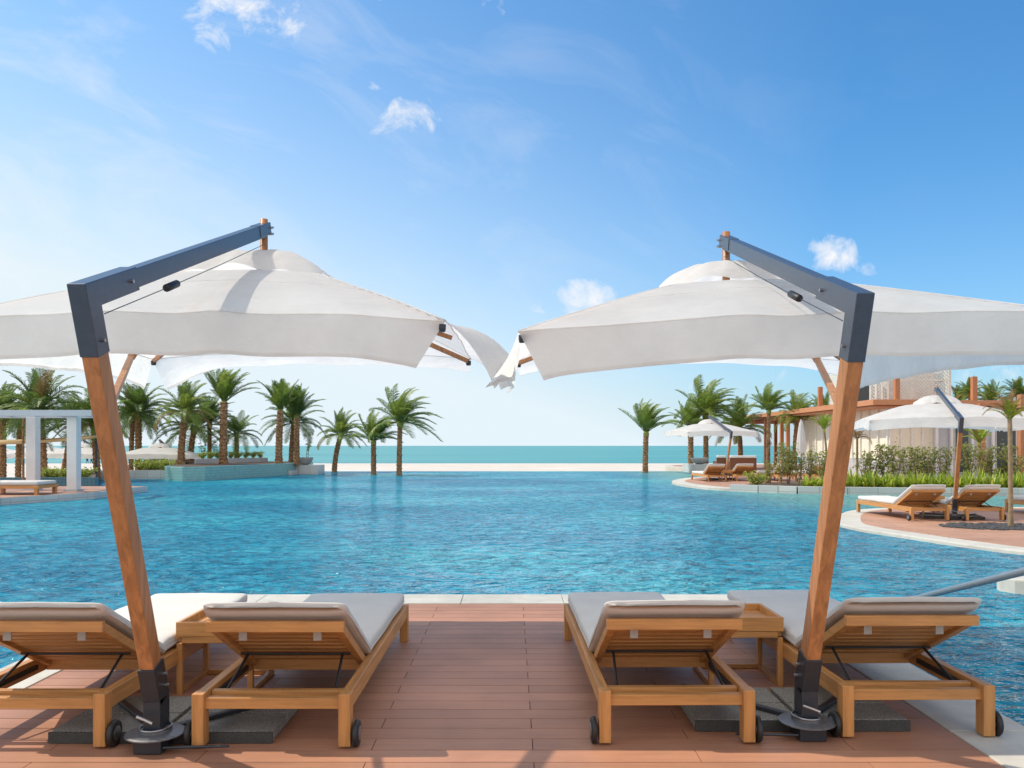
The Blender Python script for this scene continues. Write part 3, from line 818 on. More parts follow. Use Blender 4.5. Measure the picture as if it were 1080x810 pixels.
plinth(xat(727, 46.5), xat(754, 46.5), 46.2, 48.4, .40, 'pale stone plinth under the grey bowl beside the far terrace')
bowl(xat(322, 44.4), 44.4, .42, .42, .40, 'shallow grey stone bowl with a thin leafy sapling, left side of the pool edge')
bowl(xat(738, 47), 47, .40, .52, .36, 'wide empty grey stone bowl left of the wicker sofas')

# rocks on the beach left
g = MB(); rr = random.Random(4)
for i in range(260):
    u = rr.random(); px = 148 + u*70; d = 62 + rr.random()*6; x = xat(px, d); zz = -1.3 + rr.random()*(1.9)*(.6+.4*math.sin(u*3.1)); s_ = .22+.3*rr.random(); g.cur = rr.random()
    n0 = len(g.v); bm = bmesh.new(); bmesh.ops.create_icosphere(bm, subdivisions=1, radius=s_)
    for v in bm.verts: v.co *= 1 + rr.uniform(-.3, .3)
    bm.verts.ensure_lookup_table()
    g.v += [(v.co.x+x, v.co.y+d, v.co.z+zz) for v in bm.verts]
    for f in bm.faces: g.face([n0+v.index for v in f.verts])
    bm.free()
tag(g.build('rock_heap', M['rocks']), 'dark grey mound of rocks on the beach behind the left palms', 'rocks', kind='stuff')

# ------------------------------------------------------------------ wicker sofas
def sofa(x0, x1, y, label):
    c = (x0+x1)/2; w = (x1-x0)/2; root = empty('wicker_sofa', (c, y, .046))
    g = MB(); g.box(-w, w, .0, .12, 0, .78); g.box(-w, -w+.1, .12, .85, 0, .6); g.box(w-.1, w, .12, .85, 0, .6); g.box(-w+.1, w-.1, .12, .85, 0, .32)
    g.build('frame', M['wicker'], root, bevel=.01)
    MB().box(-w+.02, w-.02, -.02, .22, .785, .90).build('back_cushion', M['white_cloth'], root, bevel=.03)
    MB().box(-w+.11, w-.11, .14, .86, .325, .45).build('seat_cushion', M['white_cloth'], root, bevel=.03)
    return tag(root, label, 'sofa', 'brown wicker sofas')
sofa(xat(756, 43), xat(766, 43), 43, 'narrow brown wicker armchair with white cushion left of the long wicker sofa')
sofa(xat(770, 42.5), xat(798, 42.5), 42.5, 'long brown wicker sofa with white cushions behind the far loungers')

# ------------------------------------------------------------------ building with pergola (right)
bd = empty('beach_club_building', (16.5, 36, .04))
OB = Vector((16.5, 36, .04))
def bdb(g, name, mat, parent=bd, **k):
    g.v = [(x-OB.x, y-OB.y, z-OB.z) for x, y, z in g.v]; return g.build(name, mat, parent, **k)
bdb(MB().box(16.5, 20.7, 36.3, 47.0, .04, 3.2), 'wall', M['cream'])
g = MB(); yy = 36.3
while yy < 47: g.box(16.42, 16.5, yy, yy+.09, .9, 3.18); yy += .95
xx = 16.5
while xx < 18.4: g.box(xx, xx+.07, 36.22, 36.3, .9, 3.18); xx += .47
bdb(g, 'wall_batten', M['lattice'])
bdb(MB().box(16.44, 19.0, 36.24, 36.296, .04, .86), 'wall_base', M['grey_wall'])
bdb(MB().box(16.44, 16.496, 36.3, 47, .04, .86), 'wall_base', M['grey_wall'])
bdb(MB().box(18.5, 24.0, 36.15, 36.297, .04, 3.15), 'wall_panel', M['grey_wall'])
for x in (18.45, 19.1, 20.0, 20.9): bdb(MB().box(x-.06, x+.06, 36.0, 36.12, .04, 3.15), 'column', M['plaster'])
for (x0, x1, z0, z1) in ((19.3, 19.85, .3, 2.4), (21.1, 21.9, .1, 2.8), (22.4, 23.6, .1, 2.8), (17.7, 18.2, .25, .8)):
    w_ = bdb(MB().box(x0-.05, x1+.05, 36.10, 36.148, z0-.05, z1+.05), 'window', M['lattice'])
    bdb(MB().box(x0, x1, 36.06, 36.098, z0, z1), 'pane', M['window'], w_)
bdb(MB().box(24.0, 40, 38, 48, .04, 3.1), 'side_wall', M['grey_wall'])
# roof slab following the wall
rf = bdb(MB().prism([(15.45, 35.5), (19.0, 35.5), (19.0, 58), (15.3, 58)], 3.19, 3.43), 'roof', M['orange_wood'], bevel=.01)
bdb(MB().prism([(19.0, 35.9), (42, 35.9), (42, 58), (19.0, 58)], 3.17, 3.41), 'roof', M['orange_wood'], bevel=.01)
bdb(MB().prism([(15.6, 35.7), (18.9, 35.7), (18.9, 57.6), (15.5, 57.6)], 3.09, 3.17), 'roof_soffit', M['orange_wood'], rf)
g = MB()
for i in range(14): g.box(15.5, 18.9, 48.2+i*.68, 48.28+i*.68, 2.94, 3.09)
bdb(g, 'pergola_beam', M['orange_wood'])
for px, d in ((808.5, 51), (824.5, 47.5), (831, 46.0), (779, 57.0), (818, 55)):
    x = xat(px, d) if px != 779 else 15.6
    bdb(MB().box(x-.14 if px == 808.5 else x-.09, x+.14 if px == 808.5 else x+.09, d-.1, d+.1, .04, 3.1), 'pergola_post', M['orange_post'])
for x, y, h in ((15.75, 42.4, 4.45), (16.6, 35.8, 4.5), (20.1, 36.1, 4.45), (24.2, 36.1, 4.45)):
    bdb(MB().box(x-.1, x+.1, y-.1, y+.1, 3.43, h), 'roof_post', M['orange_post'])
for px, d in ((1035, 33.5), (1078, 27.6)):
    x = xat(px, d); bdb(MB().box(x-.11, x+.11, d-.11, d+.11, .04, 3.15), 'veranda_post', M['orange_post'])
# upper storey lattice screens, rounded at the left
path = []
for a in range(0, 91, 18):
    path.append((17.3-.8*math.cos(R(a)), 39.0-.8*math.sin(R(a))+0))
path = [(16.5, 43.0)] + path + [(18.4, 38.2), (19.2, 38.2), (20.2, 38.2), (20.2, 43)]
bdb(MB().prism([(17.0, 42.6), (17.0, 39.6), (17.6, 38.9), (19.8, 38.9), (19.8, 42.6)], 3.43, 5.4), 'upper_wall', M['plaster'])
def lattice(p, q, z0, z1):
    p = Vector((*p, 0)); q = Vector((*q, 0)); ln = (q-p).length; d = (q-p)/ln; nrm = Vector((-d.y, d.x, 0))
    g = MB(); st = .16; H = z1-z0
    def P(s_, z, o=0): v = p+d*s_+nrm*o; return (v.x, v.y, z)
    for s_ in (.02, ln-.02): g.bar(P(s_, z0), P(s_, z1), .05, .05, nrm)
    for z in (z0+.02, (z0+z1)/2, z1-.02): g.bar(P(0, z), P(ln, z), .045, .045)
    k = -int(H/st)-1
    while k*st < ln:
        for sg in (0, 1):
            s0 = k*st; a0 = max(0, s0); a1 = min(ln, s0+H)
            if a1-a0 > .03:
                if sg == 0: g.bar(P(a0, z0+(a0-s0), .012), P(a1, z0+(a1-s0), .012), .018, .034, nrm)
                else: g.bar(P(a0, z1-(a0-s0), -.012), P(a1, z1-(a1-s0), -.012), .018, .034, nrm)
        k += 1
    return g
for a, b in zip(path[:-1], path[1:]): bdb(lattice(a, b, 3.44, 5.5), 'lattice_screen', M['lattice'])
bdb(MB().box(15.9, 16.45, 38.2, 38.23, 3.44, 4.6), 'glass_screen', M['window'])
tag(bd, 'low cream and grey beach club building with orange-brown pergola roof and white lattice upper storey', 'building')

# ------------------------------------------------------------------ palms
def frond(g, rd, az, el, Ln, droop, wind, dens=36, lw=.034, ll=.46, pinch=1.0):
    """rachis arc with drooping leaflets on both sides"""
    d = Vector((math.cos(az)*math.cos(el), math.sin(az)*math.cos(el), math.sin(el)))
    p = Vector((math.cos(az)*.06, math.sin(az)*.06, 0)); pts = [p.copy()]; n = 16; st = Ln/n
    for i in range(n):
        t = i/n
        d = (d + Vector((wind[0], wind[1], 0))*(.12*t) + Vector((0,0,-1))*droop*(.05+.16*t)).normalized()
        p = p + d*st; pts.append(p.copy())
    c0 = rd.random()*.55
    g.cur = c0*.6+.2
    g.tube(pts, [.022*(1-.8*i/n)+.003 for i in range(n+1)], 4, False)
    for k in range(dens):
        s_ = .14 + .86*(k+.5)/dens; x = s_*n; i = min(n-1, int(x)); f = x-i
        q = pts[i].lerp(pts[i+1], f); t = (pts[i+1]-pts[i]).normalized()
        side = t.cross(Vector((0,0,1)))
        if side.length < .1: side = Vector((-math.sin(az), math.cos(az), 0))
        side.normalize(); up = side.cross(t)
        l = ll*Ln/2*(math.sin(math.pi*min(1, .18+.82*s_)**.8)*.75+.3)*(1.0 if s_ < .93 else .8)
        for sg in (-1, 1):
            fw = .55+.5*s_*pinch; j = rd.uniform(-.15, .15)
            dr = (side*sg*(1+j) + t*fw + up*(.35+rd.uniform(-.2,.2))).normalized()
            m1 = q+dr*l*.55; tip = q + dr*l + Vector((wind[0]*.1, 0, -.22*l*(.6+droop)))
            wv = t.cross(dr).cross(dr).normalized()*lw
            g.cur = min(1, max(0, c0+rd.uniform(-.15, .45)))
            n0 = len(g.v)
            g.v += [tuple(q-t*lw*.4), tuple(q+t*lw*.4), tuple(m1+t*lw*.55), tuple(m1-t*lw*.55), tuple(tip)]
            g.face([n0, n0+1, n0+2, n0+3]); g.face([n0+3, n0+2, n0+4])
def crown_mesh(name, seed, nf, el0, el1, Ln, droop, wind, mat, dens=38, lw=.033, ll=.50, dry=0):
    rd = random.Random(seed); g = MB(); ga = 2.39996
    for i in range(nf):
        u = i/(nf-1); el = R(el0 + (el1-el0)*u**.85 + rd.uniform(-8, 8)); az = i*ga + rd.uniform(-.25, .25)
        g.m = 1 if rd.random() < dry*(1.4-u) else 0
        frond(g, rd, az, el, Ln*(.82+.25*rd.random()-.12*u), droop*(1.15-.5*u), wind, dens, lw, ll)
    # boot mass at the crown base
    g.m = 0; g.cur = .9; q = .35 if Ln < 1.5 else .8
    g.lathe([(.10*q, -.28), (.20*q, -.18), (.21*q, -.05), (.10*q, .10)], (0,0,0), 10)
    return g.mesh(name, [mat, M['leafdry']])
CM = {
 'full': crown_mesh('palm crown full', 1, 36, -14, 86, 2.0, .8, (.25, .1), M['leafdark'], dry=.04),
 'full2': crown_mesh('palm crown full two', 2, 32, -8, 86, 2.0, .72, (.35, .1), M['leaf'], dry=.05),
 'upw': crown_mesh('palm crown upright windy', 17, 24, 40, 86, 2.0, .45, (.7, .1), M['leaf']),
 'up': crown_mesh('palm crown upright', 3, 28, 46, 86, 2.0, .36, (.4, .1), M['leaf']),
 'up2': crown_mesh('palm crown upright two', 4, 26, 40, 86, 2.0, .42, (.5, .1), M['leafdark']),
 'wind': crown_mesh('palm crown windy', 5, 34, -5, 82, 2.0, .6, (.85, .2), M['leaf']),
 'wind2': crown_mesh('palm crown windy two', 6, 28, 18, 84, 2.0, .5, (.75, .2), M['leaf']),
 'low': crown_mesh('palm crown spreading', 9, 28, -12, 74, 2.0, .7, (.2, .1), M['leafdark']),
 'young': crown_mesh('palm crown young', 11, 12, 42, 84, 1.2, .65, (.4, .1), M['leafbright'], 26, .028, .46, dry=.25),
 'youngdry': crown_mesh('palm crown dry', 13, 11, 30, 80, 1.2, 1.0, (-.4, .1), M['leafdry'], 26, .02, .4),
}
def palm_trunk(h, r, lean, seed, rough=1.0):
    g = MB(); seg = 14; n = max(8, int(h/.055)); rd = random.Random(seed)
    for i in range(n+1):
        t = i/n; cx = lean[0]*t*t; cy = lean[1]*t*t
        rr_ = r*(1.12-.12*t) * (1.18-.18*min(1, t*6))
        for k in range(seg):
            a = 2*math.pi*k/seg + (i % 2)*math.pi/seg
            saw = ((i % 3)/2.0)*.24*rough + rd.uniform(-.09, .09)*rough
            q = rr_*(1+saw*(1 if (k+i//3) % 2 else .3))
            g.v.append((cx+q*math.cos(a), cy+q*math.sin(a), h*t))
    for i in range(n):
        for k in range(seg):
            a = i*seg+k; b = i*seg+(k+1) % seg; g.face([a, b, b+seg, a+seg])
    g.face([n*seg+k for k in range(seg)]); return g
def palm(px, d, z0, ytop, kind, rpx, label, lean=0, tr=.17, rz=0, name='date_palm', rough=1.0, tm=None, xl=None, group='date palms around the pool'):
    x = xat(px, d); ztop = zat(ytop, d); h = ztop-z0
    root = empty(name, (x, d, z0)); s_ = .9*(rpx/F*d)/(1.2 if kind.startswith('young') else 2.0)
    ln = (lean/F*d, 0)
    palm_trunk(h, tr*.74, ln, int(px), rough).build('trunk', tm or M['trunk'], root, smooth=False)
    c = bpy.data.objects.new('crown', CM[kind]); COL.objects.link(c); c.parent = root
    c.location = (ln[0], ln[1], h); c.scale = (s_, s_, s_); c.rotation_euler = (0, 0, R(rz))
    return tag(root, label, 'palm tree', group)
P_ = [
 (3, 38, -1.2, 438, 'full', 52, 'dark date palm at the very left edge of the photo behind the pavilion', 0, .17, 20),
 (19, 40, -1.2, 448, 'low', 48, 'date palm left of the left pavilion column, behind its roof beam', 2, .16, 60),
 (47, 35, -1.2, 432, 'full', 62, 'big dark date palm rising above the pavilion roof between the two columns', -6, .18, 130),
 (68, 39, -1.2, 446, 'low', 50, 'date palm seen behind the right pavilion column', 8, .16, 200),
 (103, 36, -1.2, 448, 'full2', 50, 'date palm just left of the leaning umbrella post, right of the pavilion', -4, .17, 250),
 (138, 44, -1.2, 440, 'full', 42, 'thinner left trunk of the close palm pair right of the left umbrella post', 2, .15, 90),
 (146, 43.5, -1.2, 436, 'full', 48, 'thick palm with a dense crown just right of the left umbrella post', 0, .20, 310),
 (191, 40, .56, 434, 'full2', 46, 'tall full-crowned date palm at the left end of the teal planter', 5, .19, 40),
 (201, 43.5, .56, 452, 'low', 52, 'palm with a low dark spreading crown leaning behind the tall left planter palm', 4, .17, 75),
 (221, 44.5, .56, 447, 'up2', 38, 'slim palm with a short crown between two thick planter palms', 0, .13, 10),
 (235.5, 40, .56, 424, 'up', 46, 'tallest thick-trunked palm with upright fronds in the middle of the teal planter', 1, .21, 0),
 (249.5, 46, .56, 458, 'low', 38, 'short palm with drooping fronds right of the thick planter trunk', 0, .15, 150),
 (294, 42, .50, 433, 'up', 42, 'tall upright-crowned palm near the right end of the teal planter', 2, .20, 120),
 (307, 45, .42, 446, 'low', 42, 'left trunk of the twin palms beside the stone bowl', 3, .15, 190),
 (313, 43.4, .42, 438, 'up2', 40, 'right trunk of the twin palms beside the stone bowl', 0, .17, 280),
 (352.5, 47, -.3, 459, 'full2', 36, 'short palm leaning right alone at the pool edge, right of the stone bowl', 7, .17, 30),
 (394, 43, -.3, 465, 'wind2', 40, 'bushy middle palm standing in the water at the pool edge', 0, .16, 15),
 (421, 42, -.3, 445, 'wind', 50, 'wind-blown tall palm, rightmost of the left group at the pool edge', 1, .155, 0),
 (680.5, 46.5, -.3, 456, 'upw', 42, 'lone palm at the pool edge left of the far terrace, fronds swept right', 1, .18, -15),
 (728.5, 50, -.3, 450, 'wind2', 38, 'shorter palm behind the grey bowl plinth at the far terrace', 0, .19, 25),
 (744.5, 50.5, -.3, 437, 'wind', 52, 'tallest wind-blown palm rising behind the far terrace umbrella', 0, .18, 5),
 (781.5, 52, 0, 452, 'full2', 44, 'palm with pale trunk just right of the far terrace umbrella post', -2, .17, 70),
 (810, 29.6, .05, 433, 'wind2', 36, 'slim dark-trunked palm in front of the pergola', 1, .085, 0),
 (838, 46, .05, 440, 'wind', 36, 'palm whose crown shows above the pergola roof edge', 3, .15, 20),
 (868, 55, .05, 440, 'full2', 34, 'palm crown above the pergola roof just left of the right umbrella post', 0, .15, 95),
 (1012, 62, .05, 424, 'full', 26, 'dark distant palm right of the lattice storey, above the flat roof', 0, .15, 0),
 (1023, 58, .05, 416, 'full2', 24, 'green distant palm left of the rightmost roof post', 0, .15, 40),
 (1046, 60, .05, 424, 'full2', 30, 'distant palm right of the rightmost roof post, above the flat roof', 0, .15, 140),
 (1074, 52, .05, 418, 'full', 28, 'distant palm above the roof at the right edge of the photo', 0, .15, 240),
]
for a in P_: palm(*a)
palm(1066, 14.6, 0, 442, 'young', 32, 'young thin-trunked palm with bright fronds in the pebble patch at the right edge', -1, .048, 30, 'young_palm', .3, M['twig'], group='young slender palms')
dry = bpy.data.objects.new('dry_fronds', CM['youngdry']); COL.objects.link(dry)
yp = [o for o in COL.objects if o.name.startswith('young_palm')][0]; dry.parent = yp; dry.location = (-.05, 0, 2.06); dry.scale = (.42,)*3
dry['label'] = 'brown dried fronds above the green crown'
palm(904, 28.3, .1, 462, 'youngdry', 22, 'small palm with drooping dried fronds just right of the right umbrella post', 0, .05, 0, 'young_palm', .3, M['twig'], group='young slender palms')
palm(873, 28.0, .1, 452, 'young', 24, 'small bright green palm left of the right umbrella post in front of the cream wall', -4, .045, 70, 'young_palm', .3, M['twig'], group='young slender palms')
palm(1033, 29.0, .1, 466, 'young', 28, 'small green palm among the shrubs right of the terrace umbrella post', 0, .06, 120, 'young_palm', .3, M['twig'], group='young slender palms')
palm(24.5, 26.6, .12, 438, 'young', 12, 'very slender dark-stemmed young palm beside the left pavilion column', 0, .045, 0, 'young_palm', .3, M['trunk'], group='young slender palms')
# pebbles round the young palm
g = MB(); rr = random.Random(2)
for i in range(420):
    a = rr.random()*6.28; q = math.sqrt(rr.random()); x = 8.62+.95*q*math.cos(a); y = 14.75+.62*q*math.sin(a); s_ = rr.uniform(.02, .05)
    bm = bmesh.new(); bmesh.ops.create_icosphere(bm, subdivisions=1, radius=s_); bm.verts.ensure_lookup_table(); n0 = len(g.v)
    g.v += [(v.co.x*1.3+x, v.co.y+y, v.co.z*.6+.015) for v in bm.verts]
    for f in bm.faces: g.face([n0+v.index for v in f.verts])
    bm.free()
tag(g.build('pebbles', M['pebble']), 'patch of dark pebbles round the foot of the young palm', 'pebbles', kind='stuff')

# ------------------------------------------------------------------ strappy plants, saplings, bushes
def strap_mesh(name, seed, n=26, h=.5, w=.03, mat=None):
    rd = random.Random(seed); g = MB()
    for i in range(n):
        az = rd.random()*6.28; el = R(rd.uniform(35, 85)); ln = h*rd.uniform(.8, 1.35); d = Vector((math.cos(az)*math.cos(el), math.sin(az)*math.cos(el), math.sin(el)))
        p = Vector((rd.uniform(-.08,.08), rd.uniform(-.08,.08), 0)); s = Vector((-math.sin(az), math.cos(az), 0)); k = 6; g.cur = rd.random(); n0 = len(g.v)
        for j in range(k+1):
            t = j/k; ww = w*(1-t**2)*(.6+.8*min(1, t*3)); g.v += [tuple(p-s*ww), tuple(p+s*ww)]
            d = (d+Vector((0,0,-.26*t))).normalized(); p = p+d*ln/k
        for j in range(k): g.face([n0+2*j, n0+2*j+1, n0+2*j+3, n0+2*j+2])
    return g.mesh(name, mat or M['leafbright'], True)
SM = [strap_mesh('lily leaves %s' % c, i+3) for i, c in enumerate('abcd')]
rr = random.Random(12)
def put(mesh, name, x, y, z, s_, label, cat, group, rz=None):
    o = bpy.data.objects.new(name, mesh); COL.objects.link(o); o.location = (x, y, z); o.scale = (s_,)*3
    o.rotation_euler = (0, 0, rr.random()*6.28 if rz is None else rz); return tag(o, label, cat, group)
def wally(x):
    for (a, b) in zip(wl[:-1], wl[1:]):
        if a[0] <= x <= b[0]: return a[1]+(b[1]-a[1])*(x-a[0])/(b[0]-a[0])
    return 24.6
x = 9.4; i = 0
while x < 17.6:
    for rw in (0, 1):
        xx = x+rr.uniform(-.06,.06)+rw*.12
        put(SM[i % 4], 'lily_plant', xx, wally(xx)+.45+rw*.42+rr.uniform(-.05,.05), .10, rr.uniform(.85, 1.15)*(.75 if xx < 10.5 else 1), 'bright green strap-leaved lily plant in the hedge row behind the grey stone wall', 'plant', 'lily plants in the hedge row'); i += 1
    x += .27
def leafy(name, seed, h, spread, nleaf, mat, stems=3, ls=.05, low=.25):
    rd = random.Random(seed); st = MB(); lf = MB(); nodes = []
    for s_ in range(stems):
        az = rd.random()*6.28; p = Vector((rd.uniform(-.05,.05), rd.uniform(-.05,.05), 0)); pts = [p.copy()]
        k = 9
        for j in range(k):
            p = p+Vector((math.cos(az)*spread*.1*rd.uniform(.2,1.6)+rd.uniform(-.03,.03), math.sin(az)*spread*.1+rd.uniform(-.03,.03), h/k)); pts.append(p.copy())
            if j/k > low:
                for b_ in range(2):
                    a2 = rd.random()*6.28; q = p+Vector((math.cos(a2), math.sin(a2), rd.uniform(.2, .9)))*spread*rd.uniform(.3, .9); st.tube([p, p.lerp(q, .5)+Vector((0,0,.02)), q], [.007, .005, .003], 4, False)
                    nodes += [p.lerp(q, rd.uniform(.3, 1)) for _ in range(3)]+[q, q]
        st.tube(pts, [.016*(1-.7*i/k)+.003 for i in range(k+1)], 5, False); nodes += pts[int(k*max(low, .3)):]
    for _ in range(nleaf):
        c = rd.choice(nodes)+Vector((rd.gauss(0,1), rd.gauss(0,1), rd.gauss(0,1)))*spread*.16
        d = Vector((rd.gauss(0,1), rd.gauss(0,1), rd.gauss(0,.6))).normalized(); s = d.cross(Vector((rd.gauss(0,1), rd.gauss(0,1), rd.gauss(0,1)))).normalized(); l = ls*rd.uniform(.6, 1.4)
        lf.cur = rd.random(); n0 = len(lf.v); lf.v += [tuple(c), tuple(c+d*l*.5+s*l*.32), tuple(c+d*l), tuple(c+d*l*.5-s*l*.32)]; lf.face([n0, n0+1, n0+2, n0+3])
    return st.mesh(name+' stems', M['twig']), lf.mesh(name+' leaves', mat)
SAP = [leafy('sapling %s' % c, 20+i, 1.25, .30, 420, M['shrub'], 5, .085, .12) for i, c in enumerate('abc')]
BUSH = [leafy('bush %s' % c, 30+i, .42, .28, 620, M['leafbright'], 7, .075, .1) for i, c in enumerate('ab')]
SPR = leafy('sprig', 41, 1.5, .24, 130, M['leaf'], 2, .10, .2)
def shrub(kind, name, x, y, z, s_, label, cat, group):
    root = empty(name, (x, y, z), rr.random()*6.28)
    for nm, me in zip(('stem', 'foliage'), kind):
        o = bpy.data.objects.new(nm, me); COL.objects.link(o); o.parent = root; o.scale = (s_,)*3
    return tag(root, label, cat, group)
i = 0
for px in (812, 822, 832, 842, 853, 866, 912, 922, 933, 945, 956, 968, 981, 993, 1024, 1036, 1047, 1058, 1072):
    d = 27.4+rr.uniform(-.3, 1.2) if px > 850 else 28.6+rr.uniform(-.4,.4)
    shrub(SAP[i % 3], 'slender_shrub', xat(px, d), d, .1, rr.uniform(.75, 1.05) if px > 812 else .6, 'thin sparse brown-green shrub in the row before the beach club', 'shrub', 'slender shrubs before the beach club'); i += 1
for j, (px, d) in enumerate(((148, 38.0), (156, 37.9), (164, 37.95), (172, 37.8), (178, 37.9), (60, 28.2), (68, 28.1), (82, 28.3), (90, 28.2), (52, 28.3))):
    shrub(BUSH[j % 2], 'green_bush', xat(px, d), d, .28, .9 if d > 35 else .7, 'low bright green bush beside the palm trunks left of the teal planter', 'bush', 'low bushes on the left terrace')
for j, px in enumerate((214, 222, 230, 243, 251, 259, 267, 275)):
    d = 41.1+(px-210)/72*4.0; shrub(BUSH[j % 2], 'green_bush', xat(px, d), d, .78, .62, 'small green bush in the grey raised planter strip on the teal planter', 'bush', 'bushes in the raised planter')
shrub(SPR, 'sapling', xat(324, 44.4), 44.4, .70, .95, 'thin sparse sapling growing out of the left stone bowl', 'sapling', None)
shrub(SPR, 'sapling', xat(214, 43), 43, .56, .85, 'thin twiggy sapling beside the slim palm on the teal planter', 'sapling', None)
shrub(BUSH[0], 'green_bush', xat(797, 27.9), 27.9, .05, .9, 'bright yellow-green bush right of the loungers at the tip of the far terrace', 'bush', None)

# ------------------------------------------------------------------ two walkers on the beach
def walker(px, d, h, shirt, trousers, label, step):
    me = bpy.data.meshes.new('walker body'); s = h/1.7
    V = [(0,0,.92),(0,0,1.15),(0,0,1.38),(0,0,1.47),(0,0,1.58),(0,0,1.66), (.10,0,.88),(.11,step*.5,.5),(.11,step,.06),(.11,step-.12,.03), (-.10,0,.88),(-.11,-step*.4,.5),(-.11,-step,.06),(-.11,-step-.12,.03),
         (.19,0,1.36),(.24,-.05,1.10),(.23,-.12,.86),(-.19,0,1.36),(-.24,.05,1.10),(-.23,-.02,.86)]
    E_ = [(0,1),(1,2),(2,3),(3,4),(4,5),(0,6),(6,7),(7,8),(8,9),(0,10),(10,11),(11,12),(12,13),(2,14),(14,15),(15,16),(2,17),(17,18),(18,19)]
    rad = [.14,.13,.15,.055,.095,.08,.09,.065,.045,.04,.09,.065,.045,.04,.06,.045,.035,.06,.045,.035]
    me.from_pydata([tuple(Vector(v)*s) for v in V], E_, []); o = bpy.data.objects.new('person', me); COL.objects.link(o)
    me.materials.append(shirt)
    md = o.modifiers.new('skin', 'SKIN'); sv = me.skin_vertices[0].data
    for i_, r_ in enumerate(rad): sv[i_].radius = (r_*s, r_*s)
    sv[0].use_root = True
    q = o.modifiers.new('sub', 'SUBSURF'); q.levels = q.render_levels = 1
    x = xat(px, d); o.location = (x, d, -1.95+.0); tag(o, label, 'person', 'walkers on the beach')
    sh = MB().tube([(0,0,.90*s), (0,0,.75*s), (0,0,.5*s)], [.17*s, .19*s, .2*s], 12, False); sh.build('trousers', trousers, o, smooth=True)
M['navy'] = mat_plain('navy clothing', (.03, .04, .09), .9); M['darkc'] = mat_plain('dark clothing', (.06, .04, .06), .9)
walker(92, 157, 1.6, M['navy'], M['darkc'], 'left walker of the two in dark clothes on the distant beach', .18)
walker(96.5, 157, 1.55, M['darkc'], M['navy'], 'right walker of the two in dark clothes on the distant beach', .12)

# ------------------------------------------------------------------ camera
cam = bpy.data.cameras.new('camera'); co = bpy.data.objects.new('camera', cam); COL.objects.link(co)
co.location = (0, 0, CAMZ); co.rotation_euler = (R(90), 0, 0)
cam.sensor_width = 36; cam.lens = F/1080*36; cam.shift_y = 65/1080; cam.clip_end = 40000; cam.clip_start = .05
scene.camera = co

# ------------------------------------------------------------------ light and sky
SX, SY = .75, -.20          # how far a shadow moves per metre of height
el = math.atan2(1, math.hypot(SX, SY)); az = math.atan2(-SX, -SY)   # az from +y, clockwise towards +x
sun = bpy.data.lights.new('sun', 'SUN'); sun.energy = 2.7; sun.angle = R(.53); sun.color = (1, .89, .74)
so = bpy.data.objects.new('sun', sun); COL.objects.link(so)
dirn = Vector((SX, SY, -1)).normalized(); so.rotation_euler = dirn.to_track_quat('-Z', 'Y').to_euler(); so.location = (-20, 10, 30)
w = bpy.data.worlds.new('World'); scene.world = w; w.use_nodes = True; nt = w.node_tree
bg = nt.nodes['Background']; bg.inputs['Strength'].default_value = .15
sky = N(nt, 'ShaderNodeTexSky', sky_type='NISHITA'); sky.sun_disc = False; sky.sun_elevation = el; sky.sun_rotation = az
sky.air_density = 1.0; sky.dust_density = 1.2; sky.ozone_density = 2.2; sky.altitude = 0
tc = N(nt, 'ShaderNodeTexCoord'); sp = N(nt, 'ShaderNodeSeparateXYZ'); L(nt, tc.outputs['Generated'], sp.inputs[0])
def mth(op, a, b=None, c=None, clamp=False):
    n = N(nt, 'ShaderNodeMath', operation=op); n.use_clamp = clamp
    for i_, v in enumerate((a, b, c)):
        if v is None: continue
        if isinstance(v, (int, float)): n.inputs[i_].default_value = v
        else: L(nt, v, n.inputs[i_])
    return n.outputs[0]
ys = mth('MAXIMUM', sp.outputs[1], .02); U = mth('DIVIDE', sp.outputs[0], ys); Vv = mth('DIVIDE', sp.outputs[2], ys)
cb = N(nt, 'ShaderNodeCombineXYZ'); L(nt, U, cb.inputs[0]); L(nt, Vv, cb.inputs[1])
cb2 = N(nt, 'ShaderNodeCombineXYZ'); L(nt, mth('ADD', mth('MULTIPLY', U, .55), mth('MULTIPLY', Vv, -.35)), cb2.inputs[0]); L(nt, mth('ADD', mth('MULTIPLY', Vv, 1.5), mth('MULTIPLY', U, .7)), cb2.inputs[1])
n1 = noise_n(nt, cb.outputs[0], 17, 12, .66, .45); n2 = noise_n(nt, cb2.outputs[0], 5.5, 9, .62, .7)
tot = None
# (px, py, half width px, half height px, strength, softness)
CL = [(255, 12, 62, 40, .85), (272, 34, 30, 22, .6), (432, 120, 62, 20, .75), (458, 112, 22, 16, .9), (388, 100, 30, 14, .45), (520, 8, 16, 16, .7), (395, -4, 40, 10, .5),
      (612, 318, 50, 20, .8), (632, 310, 24, 16, .8), (880, 270, 28, 20, 1.25), (872, 266, 18, 14, 1.2), (912, 284, 16, 10, .8), (232, 18, 34, 44, .35),
      (730, 400, 60, 30, .30), (1040, 385, 40, 34, .42), (470, 420, 70, 40, .28), (790, 395, 50, 12, .3), (850, 95, 70, 14, .14)]
for (px, py, a_, b_, s_) in CL:
    du = mth('DIVIDE', mth('SUBTRACT', U, (px-540)/F), a_*1.45/F); dv = mth('DIVIDE', mth('SUBTRACT', Vv, (470-py)/F), b_*1.45/F)
    d2 = mth('ADD', mth('MULTIPLY', du, du), mth('MULTIPLY', dv, dv))
    f = mth('MULTIPLY', mth('SUBTRACT', 1, d2, clamp=True), s_)
    tot = f if tot is None else mth('MAXIMUM', tot, f)
thr = mth('SUBTRACT', .66, mth('MULTIPLY', tot, .30))
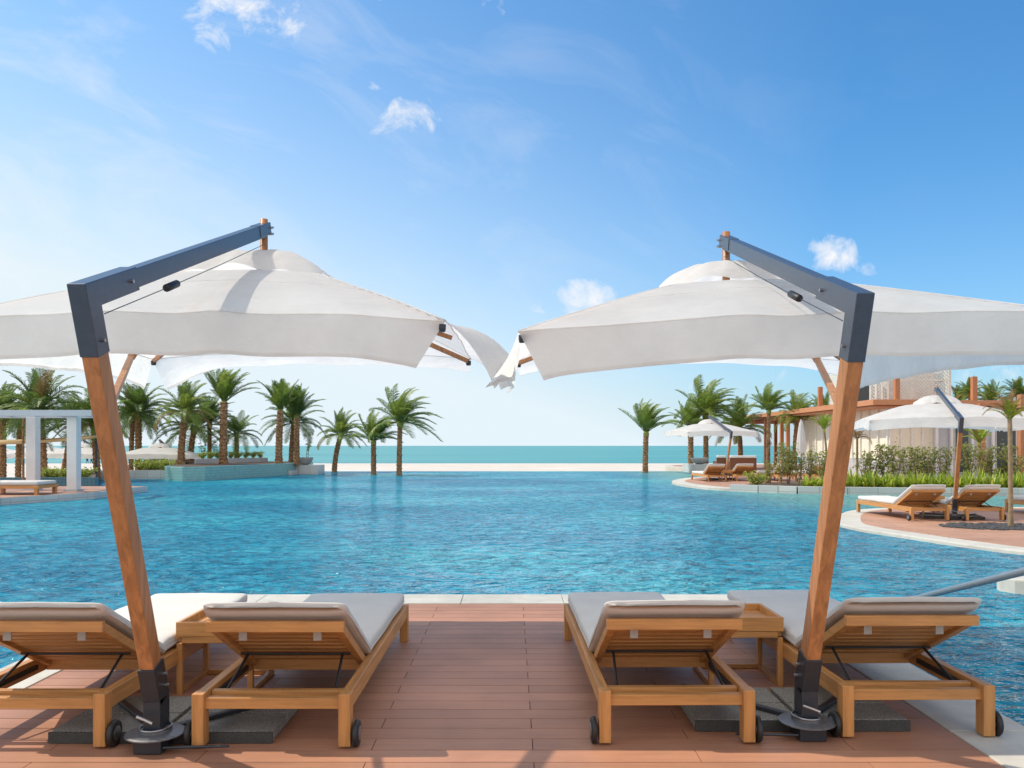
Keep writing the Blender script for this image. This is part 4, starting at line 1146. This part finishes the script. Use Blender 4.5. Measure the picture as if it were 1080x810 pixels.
veil = mth('MULTIPLY', mth('MULTIPLY', mth('SUBTRACT', n2, .50, clamp=True), 2.2, clamp=True), mth('SUBTRACT', .46, mth('MULTIPLY', U, .85), clamp=True))
cm = mth('MULTIPLY', mth('MULTIPLY', mth('SUBTRACT', n1, thr), 4.2, clamp=True), mth('MULTIPLY', tot, 3, clamp=True))
cm = mth('MAXIMUM', cm, mth('MULTIPLY', veil, .75))
# thin haze towards the horizon and towards the sun side
hz = mth('POWER', mth('SUBTRACT', 1, mth('MULTIPLY', sp.outputs[2], 1.5), clamp=True), 5)
lf = mth('MULTIPLY', mth('SUBTRACT', .35, sp.outputs[0], clamp=True), 2.1)
hz = mth('ADD', mth('MULTIPLY', hz, .62), mth('MULTIPLY', lf, mth('POWER', mth('SUBTRACT', 1, sp.outputs[2], clamp=True), 3.5)), clamp=True)
hs = N(nt, 'ShaderNodeMix', data_type='RGBA', blend_type='MULTIPLY'); hs.inputs['Factor'].default_value = 1; L(nt, sky.outputs[0], hs.inputs[6]); hs.inputs[7].default_value = (.28, .62, .82, 1)
m1 = N(nt, 'ShaderNodeMix', data_type='RGBA'); L(nt, hz, m1.inputs['Factor']); L(nt, hs.outputs[2], m1.inputs[6]); m1.inputs[7].default_value = (3.45, 3.95, 4.25, 1)
m2 = N(nt, 'ShaderNodeMix', data_type='RGBA'); L(nt, cm, m2.inputs['Factor']); L(nt, m1.outputs[2], m2.inputs[6]); m2.inputs[7].default_value = (4.1, 4.15, 4.3, 1)
# unseen bright broken cloud, added behind the viewer as fill light
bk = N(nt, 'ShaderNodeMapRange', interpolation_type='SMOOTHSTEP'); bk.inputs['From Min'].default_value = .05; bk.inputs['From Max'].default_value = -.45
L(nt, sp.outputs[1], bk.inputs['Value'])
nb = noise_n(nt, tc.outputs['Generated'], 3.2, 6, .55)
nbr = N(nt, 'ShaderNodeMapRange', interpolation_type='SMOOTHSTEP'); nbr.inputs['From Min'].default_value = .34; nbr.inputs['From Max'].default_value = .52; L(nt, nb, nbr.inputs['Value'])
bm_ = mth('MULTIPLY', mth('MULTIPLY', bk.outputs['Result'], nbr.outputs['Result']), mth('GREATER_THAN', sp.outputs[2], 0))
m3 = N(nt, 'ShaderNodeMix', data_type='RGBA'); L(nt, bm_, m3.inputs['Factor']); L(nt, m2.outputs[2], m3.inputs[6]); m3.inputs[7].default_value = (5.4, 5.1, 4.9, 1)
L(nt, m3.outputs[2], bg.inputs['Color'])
scene.view_settings.view_transform = 'Standard'; scene.view_settings.look = 'None'; scene.view_settings.exposure = .62; scene.view_settings.gamma = 1
scene.view_settings.use_curve_mapping = False
scene.render.engine = 'CYCLES'
